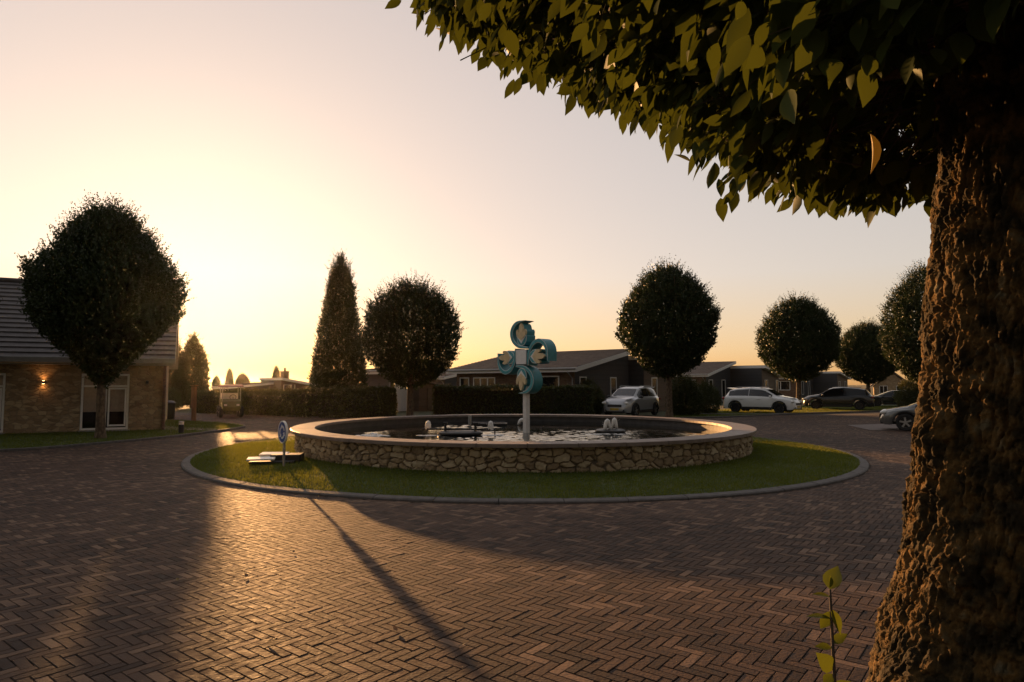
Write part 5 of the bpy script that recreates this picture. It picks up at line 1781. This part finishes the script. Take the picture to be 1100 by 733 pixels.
def canopy():
    rng = np.random.default_rng(97)
    out = []
    # leafy twigs: lower skin and the space above it
    def cluster(n, depth, rmax, drop):
        r_ = rmax * np.sqrt(rng.random(n)); a = rng.random(n) * 2 * math.pi
        x, y = 0.06 + r_ * np.cos(a), r_ * np.sin(a)
        zb = np.interp(r_, *ZB)
        P = np.stack([x, y, zb], 1)
        zb = zb + (fbm(P * 2.6, 3, 83) - 0.5) * 0.46 + 0.03
        return np.stack([x, y, zb + depth * rng.random(n) ** 1.3], 1)
    A1 = cluster(8200, 0.75, 2.5, 0)
    A2 = cluster(4200, 0.10, 2.5, 0)
    # outer dome
    m = 2300
    th = rng.random(m) * 2 * math.pi; ph = np.arccos(rng.random(m))
    A3 = np.stack([0.06 + 2.5 * np.sin(ph) * np.cos(th), 2.5 * np.sin(ph) * np.sin(th), 4.1 + 2.4 * np.cos(ph)], 1) * 1.0
    A3 += rng.normal(0, 0.15, A3.shape)
    A = np.concatenate([A1, A2, A3])
    # nothing hanging right in front of the lens or inside the trunk
    wp = A + np.array([TX, TY, 0])
    d_cam = np.linalg.norm(wp - np.array([0, 0, EYE]), axis=1)
    d_axis = np.hypot(A[:, 0] - 0.05, A[:, 1])
    A = A[(d_cam > 1.0) & (d_axis > 0.27) & ~((d_axis < 0.52) & (A[:, 2] < 2.64))]
    n = len(A)
    K = 5
    # each cluster is a twig that reaches outwards and droops, with its leaves set along it
    ra = np.arctan2(A[:, 1], A[:, 0] - 0.05) + rng.normal(0, 0.8, n)
    T = np.stack([np.cos(ra), np.sin(ra), rng.normal(-0.25, 0.35, n)], 1)
    T /= np.linalg.norm(T, axis=1)[:, None]
    TL = 0.16 + 0.12 * rng.random(n)
    tt = np.tile(np.array([0.30, 0.52, 0.72, 0.88, 1.0]), n)
    C = np.repeat(A, K, 0) + np.repeat(T * TL[:, None], K, 0) * (tt - 0.6)[:, None] + rng.normal(0, 0.022, (n * K, 3))
    side_ = np.tile(np.array([1, -1, 1, -1, 0.0]), n)
    az = np.repeat(ra, K) + side_ * 0.95 + rng.normal(0, 0.35, n * K)
    B0 = A - T * (TL * 1.1)[:, None] + np.array([0, 0, 0.03]); B1 = A + T * (TL * 0.42)[:, None]
    pe = np.cross(T, np.array([0.2, 0.3, 0.93])); pe /= np.linalg.norm(pe, axis=1)[:, None]; pf = np.cross(T, pe)
    TV = np.zeros((n, 6, 3))
    for k in range(3):
        w = 2 * math.pi * k / 3
        o_ = pe * math.cos(w) + pf * math.sin(w)
        TV[:, k] = B0 + o_ * 0.0035; TV[:, 3 + k] = B1 + o_ * 0.0012
    tb = (np.arange(n) * 6)[:, None]
    link('twigs', np_mesh('twigs', TV.reshape(-1, 3), np.concatenate([tb + np.array([[k, (k + 1) % 3, 3 + (k + 1) % 3, 3 + k]]) for k in range(3)])), M['twig'], big)
    D = np.stack([np.cos(az) * 0.55, np.sin(az) * 0.55, -0.70 + 0.50 * rng.normal(0, 1, n * K)], 1)
    D /= np.linalg.norm(D, axis=1)[:, None]
    N = rng.normal(0, 0.55, (n * K, 3)); N[:, 2] += 0.8
    ll = 0.088 * (0.6 + 0.65 * rng.random(n * K))
    lw = ll * (0.42 + 0.16 * rng.random(n * K))
    V, F = leaf_shapes(C, D, N, ll, lw, 0.22, 0.12)
    rnd = np.clip(rng.normal(0.45, 0.22, n * K), 0, 1)
    me = np_mesh('crown', V, F, {'rnd': np.repeat(rnd, 21)}, smooth=True)
    return link('crown', me, M['big_leaf'], big)


canopy()

# one yellowed leaf in the crown
rngy = np.random.default_rng(4)
V, F = leaf_shapes(np.array([[px(944, 1.42) - TX, 1.42 - TY, EYE + (413 - 138) * 1.42 / 700]]), np.array([[0.22, 0.1, -0.96]]), np.array([[0.62, -0.72, 0.2]]), np.array([0.088]), np.array([0.058]), 0.38, 0.18)
link('yellow_leaf', np_mesh('yellow_leaf', V, F, {'rnd': np.full(21, 0.5)}, smooth=True), M['yellow_leaf'], big)

# sapling shoot at the foot of the trunk
SX, SY = px(884, 1.75), 1.75
shoot = empty('sapling_shoot', (SX, SY, 0))
tag(shoot, 'thin young shoot with bright green leaves beside the big trunk', 'sapling')
ztop = EYE - (628 - 413) * 1.75 / 700
MB().tube([(-0.03, 0.02, -0.03), (0.0, 0, 0.5), (0.004, 0, ztop - 0.25), (0.0, 0, ztop)], [0.008, 0.0065, 0.005, 0.003], 8).build('stem', M['twig'], shoot, True)
lv = [  # (height above top, direction, face normal, length, width)
    (0.00, (0.25, 0.1, 0.9), (-0.6, -0.75, 0.2), 0.085, 0.062),
    (-0.02, (-0.85, 0.1, 0.25), (0.1, -0.3, 0.9), 0.062, 0.026),
    (-0.075, (-0.95, 0.0, 0.22), (0.1, -0.25, 0.95), 0.085, 0.030),
    (-0.05, (0.25, -0.35, -0.85), (0.5, -0.8, 0.2), 0.085, 0.048),
    (-0.055, (-0.30, 0.2, -0.8), (-0.3, -0.9, 0.1), 0.08, 0.04),
    (-0.205, (-0.55, -0.2, 0.55), (-0.2, -0.85, 0.4), 0.085, 0.06),
    (-0.215, (-0.35, 0.2, -0.6), (-0.2, -0.8, 0.5), 0.05, 0.035),
    (-0.30, (-0.8, -0.1, 0.2), (0.1, -0.3, 0.9), 0.06, 0.03), (-0.135, (0.75, -0.2, 0.4), (-0.2, -0.7, 0.6), 0.06, 0.034), (-0.15, (-0.8, 0.2, 0.1), (0.2, -0.6, 0.8), 0.055, 0.03), (-0.26, (0.7, -0.1, 0.5), (-0.2, -0.8, 0.5), 0.07, 0.042), (0.005, (0.05, -0.3, 0.9), (0.3, -0.9, 0.2), 0.045, 0.02),
    (-0.42, (0.7, -0.2, 0.3), (0, -0.5, 0.8), 0.08, 0.045), (-0.50, (-0.7, 0.1, 0.3), (0, -0.5, 0.8), 0.08, 0.045)]
for (dz, d, nn, l, w) in lv:
    d = np.array([d], float); d /= np.linalg.norm(d)
    V, F = leaf_shapes(np.array([[0.0, 0, ztop + dz]]), d, np.array([nn], float), np.array([l * 0.76]), np.array([w * 0.76]), 0.3, 0.16)
    link('leaf', np_mesh('leaf', V, F, {'rnd': np.full(21, random.random())}, smooth=True), M['shoot_leaf'], shoot)

# a few leaves dropped on the paving
rngl = np.random.default_rng(77)
for k in range(16):
    r_, a_ = 1.2 + 7.5 * rngl.random(), 0.4 + 2.4 * rngl.random()
    x, y = TX - 2.2 + 6.0 * (rngl.random() - 0.6), 4.3 + 7.5 * rngl.random() ** 1.4
    if (x - FC.x) ** 2 + (y - FC.y) ** 2 < (R_KERB + 0.15) ** 2:
        continue
    az = rngl.random() * 6.28
    V, F = leaf_shapes(np.array([[0.0, 0, 0.0]]), np.array([[math.cos(az), math.sin(az), 0.12]]), np.array([[0.1 * rngl.normal(), 0.1 * rngl.normal(), 1.0]]), np.array([0.045 + 0.025 * rngl.random()]), np.array([0.03]), 0.35, -0.2)
    V[:, 2] -= V[:, 2].min()
    o = link('fallen_leaf', np_mesh('fallen_leaf', V, F, {'rnd': np.full(21, rngl.random())}, smooth=True), M['yellow_leaf'] if k % 3 == 0 else M['dry_leaf'])
    o.location = (x, y, 0.008)
    tag(o, 'small dry leaf lying on the brick paving', 'leaf', 'fallen leaves on the paving')
